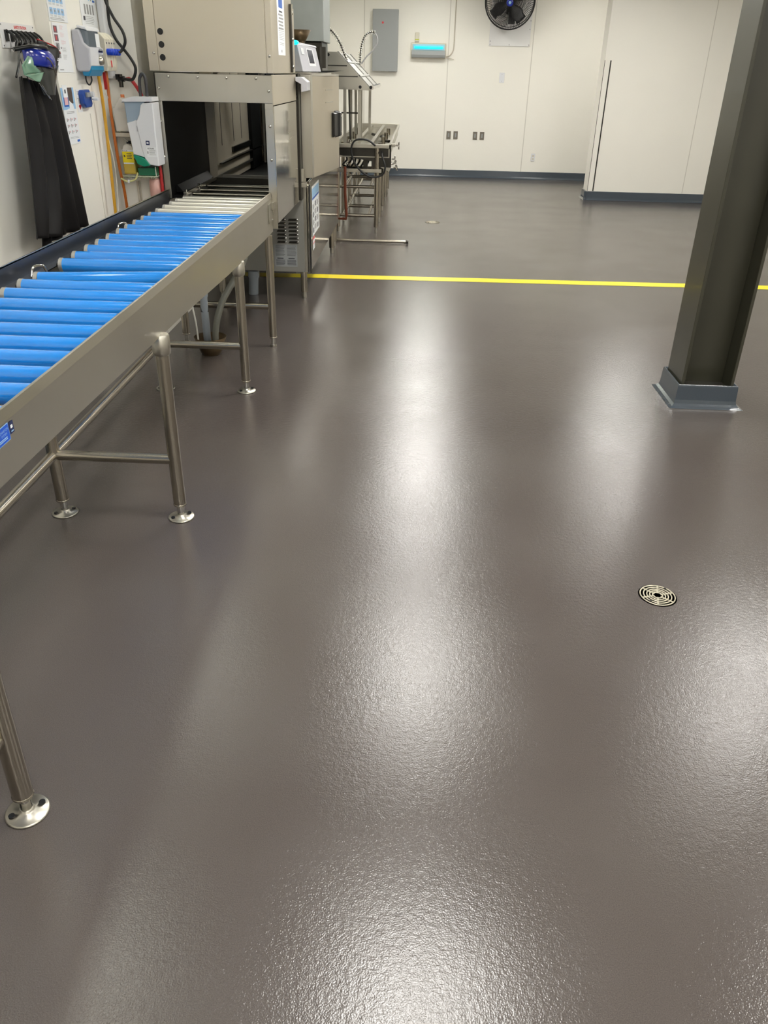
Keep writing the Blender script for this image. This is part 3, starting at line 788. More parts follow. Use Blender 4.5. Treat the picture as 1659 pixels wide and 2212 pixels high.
# slanted overhead rack
rk = thing('slanted_rack_shelf', (-.75, 10.4, .93), 'slanted stainless overhead rack shelf standing above the sink table', 'shelf')
def sideplate(y, name='end_plate'):
    mb = MB().prism([(-1.05, 1.815), (-.89, 1.815), (-.545, 1.485), (-.53, 1.462), (-.86, 1.468), (-1.05, 1.47)], 1, y, y + .012, M_STEEL)
    o = mb.build(name, rk)
    mb = MB()
    for x1, z in ((-.79, 1.69), (-.675, 1.592)): mb.box((-1.05, y - .006, z - .006), (x1, y, z + .004), M_STEELD)
    mb.build('seam', o)
    mb = MB()
    for x, z in ((-.989, 1.788), (-.649, 1.493), (-.535, 1.491)): mb.cyl((x, y - .008, z), (x, y, z), .016, M_BLACKP, 14)
    mb.build('plug', o)
    return o
sideplate(9.6); sideplate(10.55); sideplate(11.35)
for ya, yb in ((9.612, 10.55), (10.562, 11.35)):
    m = MB().prism([(-.89, 1.815), (-.545, 1.485), (-.553, 1.477), (-.898, 1.807)], 1, ya + .05, yb - .05, M_STEELC); m.build('slanted_tray', rk)
    m = MB()
    for y in (ya, yb - .05): m.prism([(-.885, 1.825), (-.525, 1.48), (-.54, 1.465), (-.90, 1.81)], 1, y, y + .05, M_STEELC)
    m.prism([(-.80, 1.727), (-.79, 1.737), (-.775, 1.722), (-.785, 1.712)], 1, ya, yb, M_STEELC); m.prism([(-.67, 1.600), (-.66, 1.610), (-.645, 1.595), (-.655, 1.585)], 1, ya, yb, M_STEELC)
    m.build('tray_frame', rk)
    MB().cyl((-.525, ya, 1.49), (-.525, yb, 1.49), .022, M_CHROME, 16).build('end_roller', rk)
for x, y in ((-.82, 9.65), (-.66, 9.65), (-.82, 10.5), (-.70, 10.5), (-.82, 11.3), (-.64, 11.3)):
    MB().box((x - .016, y, .93), (x + .016, y + .03, 1.47), M_STEEL).build('post', rk)
MB().cyl((-.90, 9.9, 1.23), (-.66, 9.9, 1.23), .008, M_STEELD, 10).build('tie_rod', rk)

# pre-rinse hoses
def spring(mb, P, r, turns_per, wr, mt):
    pts = []
    acc = 0
    for i in range(len(P) - 1):
        a, b = P[i], P[i + 1]; d = b - a; L_ = d.length
        dn_ = d.normalized(); u = dn_.cross(Vector((0, 1, .01))).normalized(); v = dn_.cross(u)
        n = max(2, int(L_ / turns_per * 8))
        for k_ in range(n):
            t_ = k_ / n; ang = acc + 2 * PI * (L_ * t_) / turns_per
            pts.append(a + d * t_ + (u * math.cos(ang) + v * math.sin(ang)) * r)
        acc += 2 * PI * L_ / turns_per
    mb.tube(pts, wr, mt, 5, spline=False)
t = thing('pre_rinse_faucet', (-.76, 9.75, .93), 'pre-rinse faucet whose spring hose arches in front of the duct', 'faucet')
m = MB(); m.tube([(-1.06, 9.7, 1.97), (-1.0, 9.7, 2.015), (-.953, 9.7, 2.0), (-.88, 9.7, 1.91), (-.825, 9.7, 1.79), (-.785, 9.7, 1.70)], .008, M_STEELD, 8); m.build('hose', t); P = m.P
m = MB(); spring(m, P, .021, .024, .0035, M_CHROME); m.build('spring', t)
MB().cyl((-.785, 9.7, 1.70), (-.765, 9.72, .95), .009, M_STEELD, 10).cyl((-.765, 9.72, .94), (-.765, 9.72, .97), .024, M_CHROME, 14).build('riser', t)
t = thing('pre_rinse_faucet', (-.75, 11.2, .93), 'pre-rinse faucet whose hose loops in front of the grey wall panel', 'faucet')
m = MB(); m.tube([(-.76, 11.2, 1.72), (-.757, 11.2, 1.84), (-.735, 11.2, 1.94), (-.69, 11.2, 2.03), (-.61, 11.2, 2.06), (-.575, 11.2, 2.05)], .008, M_STEELD, 8); m.build('hose', t); P = m.P
m = MB(); spring(m, P, .021, .024, .0035, M_CHROME); m.build('spring', t)
m = MB(); m.tube([(-.585, 11.2, 2.055), (-.556, 11.2, 2.01), (-.551, 11.2, 1.95), (-.60, 11.2, 1.87), (-.68, 11.2, 1.80), (-.745, 11.2, 1.72)], .009, M_PRINTG, 8); m.build('spray_hose', t)
MB().cyl((-.758, 11.2, 1.73), (-.75, 11.25, .95), .009, M_CHROME, 10).cyl((-.75, 11.25, .94), (-.75, 11.25, .97), .024, M_CHROME, 14).build('riser', t)

# ------------------------------------------------------------------ back wall things
t = thing('electrical_panel', (-.62, YF, 1.64), 'tall flat grey electrical panel with a red dot on the back wall', 'electrical panel')
MB().box((-.832, YF - .10, 1.643), (-.408, YF - .001, 2.535), M_GREYP).build('cabinet', t, bevel=.004)
MB().cyl((-.665, YF - .104, 2.347), (-.665, YF - .10, 2.347), .017, M_PRINTR, 14).build('red_dot', t)
t2 = t = thing('insect_light_trap', (.105, YF, 1.85), 'insect light trap with a glowing cyan tube on the back wall', 'insect trap')
m = MB().box((-.19, YF - .06, 1.85), (.40, YF - .001, 2.072), M_BEIGE)
m.build('housing', t, bevel=.01)
MB().box((-.16, YF - .075, 1.97), (.375, YF - .06, 2.052), mat('trap_reflector', (150, 205, 215), .3)).build('reflector', t)
MB().cyl((-.13, YF - .085, 2.006), (.345, YF - .085, 2.006), .018, M_CYAN, 16).build('lamp_tube', t)
MB().prism([(YF - .061, 1.855), (YF - .12, 1.86), (YF - .13, 1.90), (YF - .10, 1.965), (YF - .061, 1.965)], 0, -.175, .39, M_GREYP).build('cover', t, bevel=.004)
t = MB().box((-.125, YF - .05, 2.085), (-.055, YF - .001, 2.22), M_BEIGE)
o = solo(t, 'fragrance_dispenser', (-.09, YF, 2.085), 'small beige box with a green stripe above the insect trap', 'dispenser', bevel=.008)
MB().box((-.125, YF - .053, 2.112), (-.055, YF - .05, 2.124), mat('lime', (188, 196, 60), .4)).build('stripe', o, org=Vector((-.09, YF, 2.085)))
m = MB(); m.tube([(.41, YF - .03, 1.88), (.47, YF - .02, 1.90), (.515, YF - .012, 1.96), (.53, YF - .012, 2.05), (.53, YF - .012, 2.3), (.531, YF - .012, 2.7), (.531, YF - .012, 3.0)], .009, M_TAN, 8)
m.tube([(.41, YF - .03, 1.87), (.47, YF - .03, 1.855), (.54, YF - .03, 1.845)], .006, M_TAN, 8)
m.build('power_cord', t2)
t = thing('backing_board', (1.45, YF, 2.05), 'white backing board screwed to the wall behind the fan', 'board')
MB().box((1.112, YF - .016, 2.052), (1.79, YF - .001, 2.95), M_WPAINT).build('board', t, bevel=.002)
m = MB()
for x, z in ((1.13, 2.075), (1.45, 2.072), (1.775, 2.075), (1.13, 2.12), (1.775, 2.42), (1.77, 2.30)): m.cyl((x, YF - .018, z), (x, YF - .016, z), .008, M_PRINTG, 10)
m.build('board_screw', t)
# wall fan
fc = Vector((1.37, 14.98, 2.655)); ax = Vector((-.10, -.94, -.25)).normalized()
fan = thing('wall_fan', (1.45, YF - .02, 2.65), 'large black wire cage wall fan tilted down from the top of the back wall', 'fan')
mb = MB(); _, fu, fv = mb.frame((0, 0, 0), ax); RF = .39
def ring(mb, c, r, wr, mt, n=56):
    pts = [c + (fu * math.cos(2 * PI * k / n) + fv * math.sin(2 * PI * k / n)) * r for k in range(n + 1)]
    mb.tube(pts, wr, mt, 6, spline=False)
ring(mb, fc, RF, .012, M_BLACKP); ring(mb, fc - ax * .10, RF * .97, .006, M_BLACKP); ring(mb, fc + ax * .055, RF * .55, .003, M_BLACKP); ring(mb, fc - ax * .16, RF * .5, .003, M_BLACKP)
mb.build('cage_ring', fan)
mb = MB()
for k in range(90):
    a = 2 * PI * k / 90; d = fu * math.cos(a) + fv * math.sin(a)
    for sg, dep in ((1, .075), (-1, .19)):
        a2 = a + .25
        d2 = fu * math.cos(a2) + fv * math.sin(a2)
        mb.tube([fc + d * RF, fc + d * RF * .85 + ax * sg * dep * .55, fc + d.lerp(d2, .5) * RF * .5 + ax * sg * dep * .9, fc + d2 * RF * .14 + ax * sg * dep], .0028, M_BLACKP, 4, 3)
ob = mb.build('cage_wires', fan); ob['kind'] = 'stuff'
for k in range(4):
    mb = MB(); vs = []
    for i in range(7):
        r_ = RF * (.12 + .76 * i / 6)
        for j in range(7):
            s_ = (j / 6 - .5); wd = .9 * (.55 + .6 * math.sin(PI * min(1, i / 5)))
            a = k * PI / 2 + .5 + s_ * wd + .15 * i / 6
            vs.append(fc - ax * (.05 + s_ * .075) + (fu * math.cos(a) + fv * math.sin(a)) * r_)
    mb.add(vs, [(i * 7 + j, i * 7 + j + 1, (i + 1) * 7 + j + 1, (i + 1) * 7 + j) for i in range(6) for j in range(6)], mat('fan_blade', (40, 40, 42), .4, .2), True)
    mb.build('blade', fan, solid=.003)
MB().lathe(fc + ax * .074, [(.055, 0), (.055, .008), (.035, .014), (0, .015)], M_BLUEH, 22, tuple(ax)).lathe(fc + ax * .088, [(.022, 0), (.02, .004), (0, .005)], M_PRINTB, 16, tuple(ax)).build('hub_badge', fan)
MB().lathe(fc - ax * .10, [(.03, .0), (.075, -.02), (.085, -.14), (.05, -.17), (0, -.17)], M_BLACKP, 24, tuple(ax)).build('motor', fan)
mc = Vector((1.43, 15.16, 2.44))
MB().box(mc - Vector((.05, .035, .085)), mc + Vector((.05, .035, .085)), M_BLACKP).build('control_box', fan, bevel=.006)
m = MB(); m.cyl((1.42, 15.1, 2.62), (1.42, 15.38, 2.62), .022, M_BLACKP, 14).box((1.36, 15.36, 2.5), (1.48, 15.384, 2.75), M_BLACKP).cyl((1.41, 15.14, 2.5), (1.41, 15.14, 2.64), .015, M_BLACKP, 10)
m.build('mount', fan)
m = MB(); m.tube([(1.48, 15.12, 2.50), (1.54, 15.10, 2.46), (1.56, 15.1, 2.38), (1.54, 15.1, 2.34), (1.52, 15.1, 2.38), (1.54, 15.1, 2.47), (1.60, 15.1, 2.56)], .005, M_BLACKP, 8); m.build('cable', fan)
# wall plates
def plate(x, z, w_, h_, mt, name, label, cat, group=None):
    return solo(MB().box((x - w_ / 2, YF - .012, z - h_ / 2), (x + w_ / 2, YF - .001, z + h_ / 2), mt), name, (x, YF, z), label, cat, group, .002)
o = plate(1.374, 1.589, .085, .15, M_WHITEP, 'blank_cover_plate', 'white blank cover plate on the back wall below the fan board', 'wall plate')
MB().cyl((1.374, YF - .014, 1.64), (1.374, YF - .012, 1.64), .005, M_PRINTG, 8).cyl((1.374, YF - .014, 1.538), (1.374, YF - .012, 1.538), .005, M_PRINTG, 8).build('plate_screw', o, org=Vector((1.374, YF, 1.589)))
M_PL = mat('brushed_plate', (128, 122, 112), .4, .8)
for x, s in ((.523, 'leftmost of four grey metal wall plates, below the insect trap'), (.645, 'second from the left of four grey metal wall plates'), (.987, 'third from the left of four grey metal wall plates'), (1.109, 'rightmost of four grey metal wall plates on the back wall')):
    o = plate(x, .688, .075, .125, M_PL, 'metal_wall_plate', s, 'wall plate', 'grey metal plates on the back wall')
    MB().box((x - .012, YF - .0145, .655), (x + .012, YF - .012, .72), M_GREYP).build('toggle', o, org=Vector((x, YF, .688)))
o = plate(2.039, .363, .068, .125, M_WHITEP, 'power_outlet', 'white duplex power outlet low on the back wall', 'outlet')
m = MB()
for z in (.388, .338):
    m.box((2.022, YF - .014, z - .014), (2.056, YF - .012, z + .014), M_BEIGE)
    m.box((2.030, YF - .015, z - .007), (2.033, YF - .0138, z + .007), M_BLACK).box((2.045, YF - .015, z - .007), (2.048, YF - .0138, z + .007), M_BLACK)
m.build('socket', o, org=Vector((2.039, YF, .363)))

# ------------------------------------------------------------------ left wall
# safety board
t = thing('safety_board', (XL0, 4.40, 1.70), 'white board lettered SAFETY STATION in red on the left wall', 'sign')
MB().box((XL0 + .001, 4.225, 1.708), (XL0 + .007, 4.59, 1.812), M_WPAINT).build('board', t, bevel=.001)
m = MB(fr_x(XL0 + .0075, 0, 0)); text(m, 'SAFETY STATION', 4.437, 1.791, .0165, M_PRINTR, 0, 'CENTER', 1.05, .0008); m.build('lettering', t)
m = MB()
for y, z in ((4.235, 1.803), (4.58, 1.803), (4.235, 1.717), (4.58, 1.717)): m.cyl((XL0 + .007, y, z), (XL0 + .0085, y, z), .003, M_PRINTD, 8)
m.build('board_screw', t)
# black hooks: each a clip
hk = None
for i, y in enumerate((4.27, 4.325, 4.38, 4.43, 4.48, 4.53, 4.575)):
    x0 = XL0 + .008
    if hk is None:
        m = MB().box((x0, y - .012, 1.735), (x0 + .008, y + .012, 1.782), M_BLACKP)
        m.tube([(x0 + .004, y, 1.78), (x0 + .03, y, 1.765), (x0 + .045, y, 1.745), (x0 + .05, y, 1.73)], .006, M_BLACKP, 8)
        n = 20
        m.tube([(x0 + .05, y + .019 * math.sin(2 * PI * k / n), 1.732 - .019 + .019 * math.cos(2 * PI * k / n)) for k in range(n + 1)], .0075, M_BLACKP, 8, spline=False)
        hk = solo(m, 'wall_clip', (XL0, y, 1.74), '', 'clip', 'black clips on the safety board'); root_y = y
        hk['label'] = 'leftmost of the seven black clips on the white safety board'
    else:
        lab = ['', 'second black clip from the left on the safety board', 'third black clip from the left on the safety board', 'middle one of the seven black clips on the safety board', 'black clip right of the middle one, above the blue face shield', 'second black clip from the right on the safety board', 'rightmost of the seven black clips on the safety board'][i]
        h2 = hk.copy(); C.objects.link(h2); h2.location = (XL0, y, 1.74); h2['label'] = lab

def cloth(L_, R_, xb, amp, folds, mt, nu=26, nv=36, ph=0, bias=0):
    def ev(c, t):
        k = t * (len(c) - 1); i = min(int(k), len(c) - 2); f = k - i
        return (c[i][0] * (1 - f) + c[i + 1][0] * f, c[i][1] * (1 - f) + c[i + 1][1] * f)
    mb = MB(); vs = []
    for j in range(nv + 1):
        t_ = j / nv; l = ev(L_, t_); r = ev(R_, t_)
        for i in range(nu + 1):
            s_ = i / nu
            y = l[0] * (1 - s_) + r[0] * s_; z = l[1] * (1 - s_) + r[1] * s_
            x = xb + amp * (.35 + .65 * t_) * math.sin(folds * 2 * PI * s_ + ph + 1.3 * t_) + amp * .4 * math.sin(folds * 4.7 * s_ + 5 * t_ + ph) + bias * math.sin(PI * s_)
            vs.append((x, y, z))
    mb.add(vs, [(j * (nu + 1) + i, j * (nu + 1) + i + 1, (j + 1) * (nu + 1) + i + 1, (j + 1) * (nu + 1) + i) for j in range(nv) for i in range(nu)], mt, True)
    return mb
# apron behind/right with red-edged bib
t = thing('black_apron', (-1.87, 4.40, 1.70), 'long black apron with a red top edge and white tag, hanging at the right', 'apron')
Lp = [(4.37, 1.745), (4.33, 1.66), (4.22, 1.56), (4.20, 1.35), (4.22, 1.1), (4.26, .86)]
Rp = [(4.395, 1.738), (4.625, 1.69), (4.50, 1.575), (4.56, 1.30), (4.585, 1.08), (4.60, .855)]
Lp = [(4.37, 1.745), (4.30, 1.65), (4.20, 1.53), (4.20, 1.35), (4.22, 1.1), (4.26, .86)]
Rp = [(4.626, 1.692), (4.565, 1.635), (4.49, 1.565), (4.52, 1.35), (4.57, 1.1), (4.605, .855)]
cloth(Lp, Rp, -1.865, .020, 2.3, M_APRON, bias=.03).build('apron_body', t, solid=.002)
m = MB(); m.tube([(-1.862, 4.372, 1.748), (-1.835, 4.50, 1.722), (-1.862, 4.626, 1.695)], .0035, M_RED, 8); m.build('red_trim', t)
m = MB(fr_x(-1.782, 0, 0)); m.rect(4.385, 1.50, 4.44, 1.555, 0, M_PAPER); m.rect(4.405, 1.518, 4.42, 1.535, .001, M_PRINTD); tg = m.build('care_tag', t, solid=.001)
m = MB(); m.tube([(-1.90, 4.455, 1.735), (-1.87, 4.42, 1.70), (-1.86, 4.38, 1.745)], .005, M_BLACKP, 8); m.build('neck_strap', t)
# apron in front/left
t = thing('black_apron', (-1.83, 4.06, 1.60), 'long black apron with thin straps, hanging at the left below the clips', 'apron')
Lp = [(4.035, 1.595), (4.02, 1.5), (4.00, 1.35), (3.97, 1.15), (3.93, 1.0), (3.90, .905)]
Rp = [(4.19, 1.575), (4.26, 1.46), (4.30, 1.33), (4.30, 1.15), (4.28, 1.0), (4.24, .865)]
cloth([(y - .012, z) for y, z in Lp], Rp, -1.832, .022, 2.6, M_APRON, ph=1).build('apron_body', t, solid=.002)
m = MB(); m.tube([(-1.915, 4.275, 1.715), (-1.85, 4.10, 1.65), (-1.84, 4.025, 1.59)], .005, M_BLACKP, 8); m.tube([(-1.915, 4.24, 1.715), (-1.84, 4.10, 1.66), (-1.81, 4.075, 1.585)], .0025, M_BLACKP, 8); m.build('neck_strap', t)
m = MB()
for a, b in (((4.125, 1.565), (4.20, 1.50)), ((4.15, 1.56), (4.215, 1.495))): m.tube([(-1.782, a[0], a[1]), (-1.775, b[0], b[1])], .0022, M_CHROME, 6, spline=False)
m.build('pen_clip', t)
# third apron piece seen between/below
t = thing('black_apron', (-1.88, 4.1, 1.5), 'black apron hanging behind the other two, its hem lowest', 'apron')
cloth([(4.26, 1.55), (4.22, 1.2), (4.15, .93), (4.11, .815)], [(4.42, 1.55), (4.43, 1.2), (4.42, .93), (4.36, .835)], -1.905, .016, 2, M_APRON, ph=2.2).build('apron_body', t, solid=.002)
# face shield
t = thing('face_shield', (-1.80, 4.2, 1.66), 'cobalt blue face shield crown with a smoky visor hanging over the aprons', 'face shield')
m = MB(); vs = []; nu, nv = 18, 8
for j in range(nv + 1):
    ph = -.55 + 1.25 * j / nv
    for i in range(nu + 1):
        a = -1.45 + 2.9 * i / nu
        rr_ = math.cos(ph * .9)
        vs.append((-1.84 + .10 * math.cos(a) * rr_, 4.225 + .118 * math.sin(a) * (.82 + .18 * rr_), 1.660 + .038 * math.sin(ph) / .6 - .012 * math.sin(a)))
m.add(vs, [(j * (nu + 1) + i, j * (nu + 1) + i + 1, (j + 1) * (nu + 1) + i + 1, (j + 1) * (nu + 1) + i) for j in range(nv) for i in range(nu)], M_BLUEH, True)
m.build('crown', t, solid=.003)
m = MB(fr_x(-1.735, 0, 0)); m.rect(4.262, 1.660, 4.285, 1.664, 0, M_PAPER); m.rect(4.272, 1.666, 4.282, 1.671, 0, M_PAPER); m.build('crown_mark', t)
m = MB(); m.tube([(-1.84, 4.05, 1.70), (-1.78, 4.12, 1.715), (-1.76, 4.20, 1.712), (-1.79, 4.28, 1.705), (-1.85, 4.33, 1.70)], .009, M_BLACKP, 8)
m.tube([(-1.92, 4.40, 1.73), (-1.88, 4.30, 1.72), (-1.85, 4.28, 1.70)], .007, M_BLACKP, 8); m.build('headband', t)
cloth([(4.10, 1.63), (4.13, 1.57), (4.17, 1.515)], [(4.40, 1.64), (4.375, 1.60), (4.30, 1.515)], -1.79, .004, .5, M_VISOR, bias=.025).build('visor', t, solid=.001)
m = MB(); m.tube([(-1.90, 4.40, 1.715), (-1.80, 4.21, 1.69), (-1.735, 4.18, 1.66), (-1.73, 4.21, 1.60)], .0035, mat('elastic', (84, 78, 70), .5), 8); m.build('elastic', t)
# green sleeve
m = cloth([(4.02, 1.675), (3.94, 1.64), (3.945, 1.60)], [(4.06, 1.672), (4.07, 1.64), (4.16, 1.612)], -1.77, .006, 1.4, M_GREENF, 14, 10)
m2 = cloth([(3.945, 1.60), (4.05, 1.575)], [(4.16, 1.612), (4.09, 1.572)], -1.765, .003, 1, M_GREENF, 14, 6); m.add(m2.v, m2.f, M_GREENF, True)
o = m.build('green_mask', None, Vector((-1.77, 4.08, 1.62)), solid=.0015); tag(o, 'crumpled pale green plastic film hanging below the blue face shield', 'film')

# posters
def poster(y0, y1, z0, z1, label, items, x=XL, rot=0):
    mb = MB(Matrix.Translation((x + .0025, (y0 + y1) / 2, (z0 + z1) / 2)) @ Matrix(((0, 0, 1, 0), (1, 0, 0, 0), (0, 1, 0, 0), (0, 0, 0, 1))) @ Matrix.Rotation(rot, 4, 'Z'))
    w_, h_ = y1 - y0, z1 - z0
    mb.box((-w_ / 2, -h_ / 2, -.001), (w_ / 2, h_ / 2, 0), M_PAPER)
    items(mb, w_, h_)
    return solo(mb, 'wall_poster', (x, (y0 + y1) / 2, z0), label, 'poster')
def it1(m, w_, h_):
    for j in range(3):
        for i in range(4):
            x = -w_ * .42 + i * w_ * .2; y = h_ * .2 - j * h_ * .27
            m.rect(x, y, x + w_ * .16, y + h_ * .15, .0006, (M_PRINTG if (j == 0 and i < 2) else M_PRINTB)); m.rect(x + w_ * .03, y + .01, x + w_ * .09, y + h_ * .11, .001, M_PRINTG)
            lines(m, x, x + w_ * .15, y - h_ * .07, y - h_ * .02, 2, M_PRINTG, .0006, .3)
    lines(m, -w_ * .45, w_ * .3, -h_ * .48, -h_ * .42, 2, M_PRINTG, .0006, .4)
poster(4.645, 4.885, 1.838, 2.03, 'blue and white picture poster at the top left of the left wall', it1)
def it2(m, w_, h_):
    for j in range(4): m.rect(-w_ * .44, h_ * .30 - j * h_ * .17, -w_ * .2, h_ * .44 - j * h_ * .17, .0006, (M_PRINTM, M_PRINTM, M_PRINTG, M_PRINTG)[j]); m.rect(-w_ * .36, h_ * .33 - j * h_ * .17, -w_ * .3, h_ * .41 - j * h_ * .17, .001, (M_PRINTR, M_PRINTR, M_PRINTD, M_PRINTD)[j])
    for j in range(5): lines(m, -w_ * .05, w_ * .28, h_ * .36 - j * h_ * .15, h_ * .46 - j * h_ * .15, 5, M_PRINTP if j < 3 else M_PRINTG, .0006, .25, .5)
    m.rect(-w_ * .13, h_ * -.02, -w_ * .08, h_ * .02, .0006, M_PRINTD); lines(m, -w_ * .4, -w_ * .1, -h_ * .46, -h_ * .44, 1, M_PRINTG, .0006, .8)
poster(4.66, 4.86, 1.608, 1.832, 'white instruction sheet with four small red and grey pictures', it2)
def it3(m, w_, h_):
    m.rect(-w_ / 2, h_ * .12, w_ / 2, h_ / 2, .0005, M_PRINTB); m.rect(w_ * .0, h_ * .22, w_ * .36, h_ / 2, .0009, M_PRINTBR)
    m.add([(w_ * .02, h_ * .28, .0013), (w_ * .3, h_ * .2, .0013), (w_ * .36, h_ * .1, .0013), (0, h_ * .1, .0013)], [(0, 3, 2, 1)], M_PAPER)
    m.rect(-w_ * .38, h_ * .17, -w_ * .02, h_ * .42, .0009, M_PRINTBB); m.rect(-w_ * .33, h_ * .2, -w_ * .06, h_ * .39, .0013, M_PRINTP)
    n = 14
    m.add([(-w_ * .2, h_ * .42, .001)] + [(-w_ * .2 + w_ * .18 * math.cos(PI * k / n), h_ * .42 + h_ * .07 * math.sin(PI * k / n), .001) for k in range(n + 1)], [tuple(range(n + 2))], M_PRINTBB)
    m.add([(w_ * .05, h_ * .06, .0015)] + [(w_ * .05 + w_ * .45 * math.cos(PI * k / n), h_ * .06 + h_ * .08 * math.sin(PI * k / n), .0015) for k in range(n + 1)], [tuple(range(n + 2))], M_PAPER)
    m.rect(-w_ / 2, -h_ / 2, w_ / 2, h_ * .115, .0012, M_PAPER)
    lines(m, -w_ * .3, w_ * .4, h_ * .035, h_ * .085, 2, M_PRINTG, .0018, .4)
    for j in range(3):
        for i in range(3):
            x = -w_ * .38 + i * w_ * .28; y = -h_ * .09 - j * h_ * .11
            m.rect(x, y, x + w_ * .06, y + h_ * .06, .0018, M_PRINTG); m.rect(x + w_ * .08, y + .008, x + w_ * .18, y + h_ * .05, .0018, M_PRINTP); m.rect(x + w_ * .1, y + .004, x + w_ * .13, y + h_ * .04, .0021, M_PRINTG)
    lines(m, -w_ * .3, w_ * .4, -h_ * .41, -h_ * .37, 2, M_PRINTG, .0018, .3); m.rect(w_ * .2, -h_ * .47, w_ * .42, -h_ * .43, .0018, M_PRINTBB)
poster(4.640, 4.815, 1.262, 1.536, 'handwashing poster with blue picture and rows of drawings, beside the aprons', it3, rot=.0)
def it4(m, w_, h_):
    m.rect(-w_ / 2, h_ * .36, w_ * .45, h_ / 2, .0006, M_PRINTR); lines(m, -w_ * .45, 0, h_ * .16, h_ * .34, 7, M_PRINTG, .0006, .25)
    for i in range(3): m.rect(w_ * .05 + i * w_ * .13, h_ * .12, w_ * .12 + i * w_ * .13, h_ * .32, .0006, M_PRINTB if i != 1 else M_PRINTG)
    m.rect(w_ * .3, h_ * .25, w_ * .42, h_ * .32, .001, M_PRINTBB); m.rect(w_ * .3, h_ * .1, w_ * .45, h_ * .14, .001, M_PRINTBB)
    for i in range(4): m.rect(-w_ * .28 + i * w_ * .17, -h_ * .2, -w_ * .18 + i * w_ * .17, h_ * .03, .0006, M_PRINTG)
    m.rect(-w_ * .4, -h_ * .35, -w_ * .28, -h_ * .25, .0006, M_PRINTD); lines(m, -w_ * .3, w_ * .3, -h_ * .45, -h_ * .25, 5, M_PRINTG, .0006, .2)
poster(5.095, 5.335, 1.832, 2.04, 'white poster with a red heading above the upper soap dispenser', it4)
def it5(m, w_, h_):
    lines(m, -w_ * .3, w_ * .3, h_ * .26, h_ * .42, 3, M_PRINTD, .0006, .35); m.rect(-w_ * .4, h_ * .1, w_ * .4, h_ * .13, .0006, M_PRINTG); m.rect(-w_ * .2, -h_ * .12, w_ * .25, h_ * .08, .0006, M_PRINTG)
    m.add([(0, -h_ * .4, .0006), (w_ * .3, -h_ * .22, .0006), (0, -h_ * .14, .0006), (-w_ * .3, -h_ * .22, .0006)], [(0, 1, 2, 3)], M_RED)
poster(4.845, 4.912, 1.412, 1.525, 'small white label with a red drop beside the blue chemical station', it5)

# upper soap dispenser (shell coloured grey for its shaded side, front white as lit)
def dispA():
    y0, y1, z0, z1 = 4.909, 5.125, 1.612, 1.812
    t = thing('chemical_dispenser', (XL, 5.05, 1.62), 'white chemical dispenser, its side shaded grey, with a turning knob on the left wall', 'dispenser')
    prof = [(XL + 0.0005, z0 + .008), (XL + 0.0005, z1 - .008), (XL + 0.0062, z1), (XL + 0.0442, z1), (XL + 0.0510, z1 - .025), (XL + 0.0582, z1 - .06), (XL + 0.0780, z1 - .078), (XL + 0.0874, z1 - .085), (XL + 0.0832, z0 + .03), (XL + 0.0702, z0 - .0), (XL + 0.0156, z0)]
    MB().prism(prof, 1, y0, y1, M_GREYPL).build('shell', t, bevel=.008)
    MB().prism([(XL + 0.0104, z0 + .02), (XL + 0.0104, z1 + .006), (XL + 0.0520, z1 + .010), (XL + 0.0806, z1 + .002), (XL + 0.0822, z0 + .06)], 1, y0 + .02, y1 - .02, M_SMOKE).build('window', t, bevel=.01)
    MB().prism([(XL + 0.0312, z1 + .008), (XL + 0.0312, z1 + .020), (XL + 0.0780, z1 + .012), (XL + 0.0858, z1 - .006), (XL + 0.0780, z1 - .001)], 1, y0 + .01, y1 - .01, M_WHITEP).build('lid', t, bevel=.004)
    MB().prism([(XL + 0.0822, z0 + .030), (XL + 0.0874, z1 - .085), (XL + 0.0900, z1 - .085), (XL + 0.0848, z0 + .03)], 1, y0 + .01, y1 - .005, M_WHITEP).build('front_panel', t, bevel=.002)
    MB().lathe((XL + 0.0858, y0 + .15, z0 + .055), [(.022, 0), (.02, .018), (.012, .022), (0, .022)], M_STEEL, 20, (1, 0, 0)).build('knob', t)
    MB().prism([(XL + 0.0260, z0 + .012), (XL + 0.0822, z0 + .035), (XL + 0.0832, z0 + .01), (XL + 0.0624, z0 - .022), (XL + 0.0312, z0 - .02)], 1, y0 + .01, y1 - .01, M_TEAL).build('drip_tray', t, bevel=.004)
    m = MB(fr_x(XL + 0.0907, 0, 0)); m.rect(y0 + .13, z0 + .094, y0 + .20, z0 + .104, 0, M_NAVY); m.rect(y0 + .13, z0 + .074, y0 + .20, z0 + .085, 0, M_PRINTG); m.rect(y0 + .14, z1 - .10, y0 + .20, z1 - .086, .0, M_GREYP); m.build('labels', t)
    m = MB(fr_x(XL + 0.0832, 0, 0)); m.rect(y0 + .13, z1 - .08, y0 + .19, z1 - .015, 0, M_PAPER); m.build('sticker', t)
    m = MB(fr_y(0, y0 - .0005, 0)); m.box((XL - .0 + .006, z0 + .1, .0), (XL + 0.0073, z1 - .03, .006), M_WHITEP); m.build('side_latch', t)
    m = MB(); m.tube([(XL + 0.0312, y0 + .05, z0), (XL + 0.0286, y0 + .05, z0 - .045), (XL + 0.0390, y0 + .06, z0 - .065), (XL + 0.0520, y0 + .07, z0 - .045), (XL + 0.0520, y0 + .07, z0 - .02)], .004, M_BLACKP, 8); m.build('cable_loop', t)
dispA()
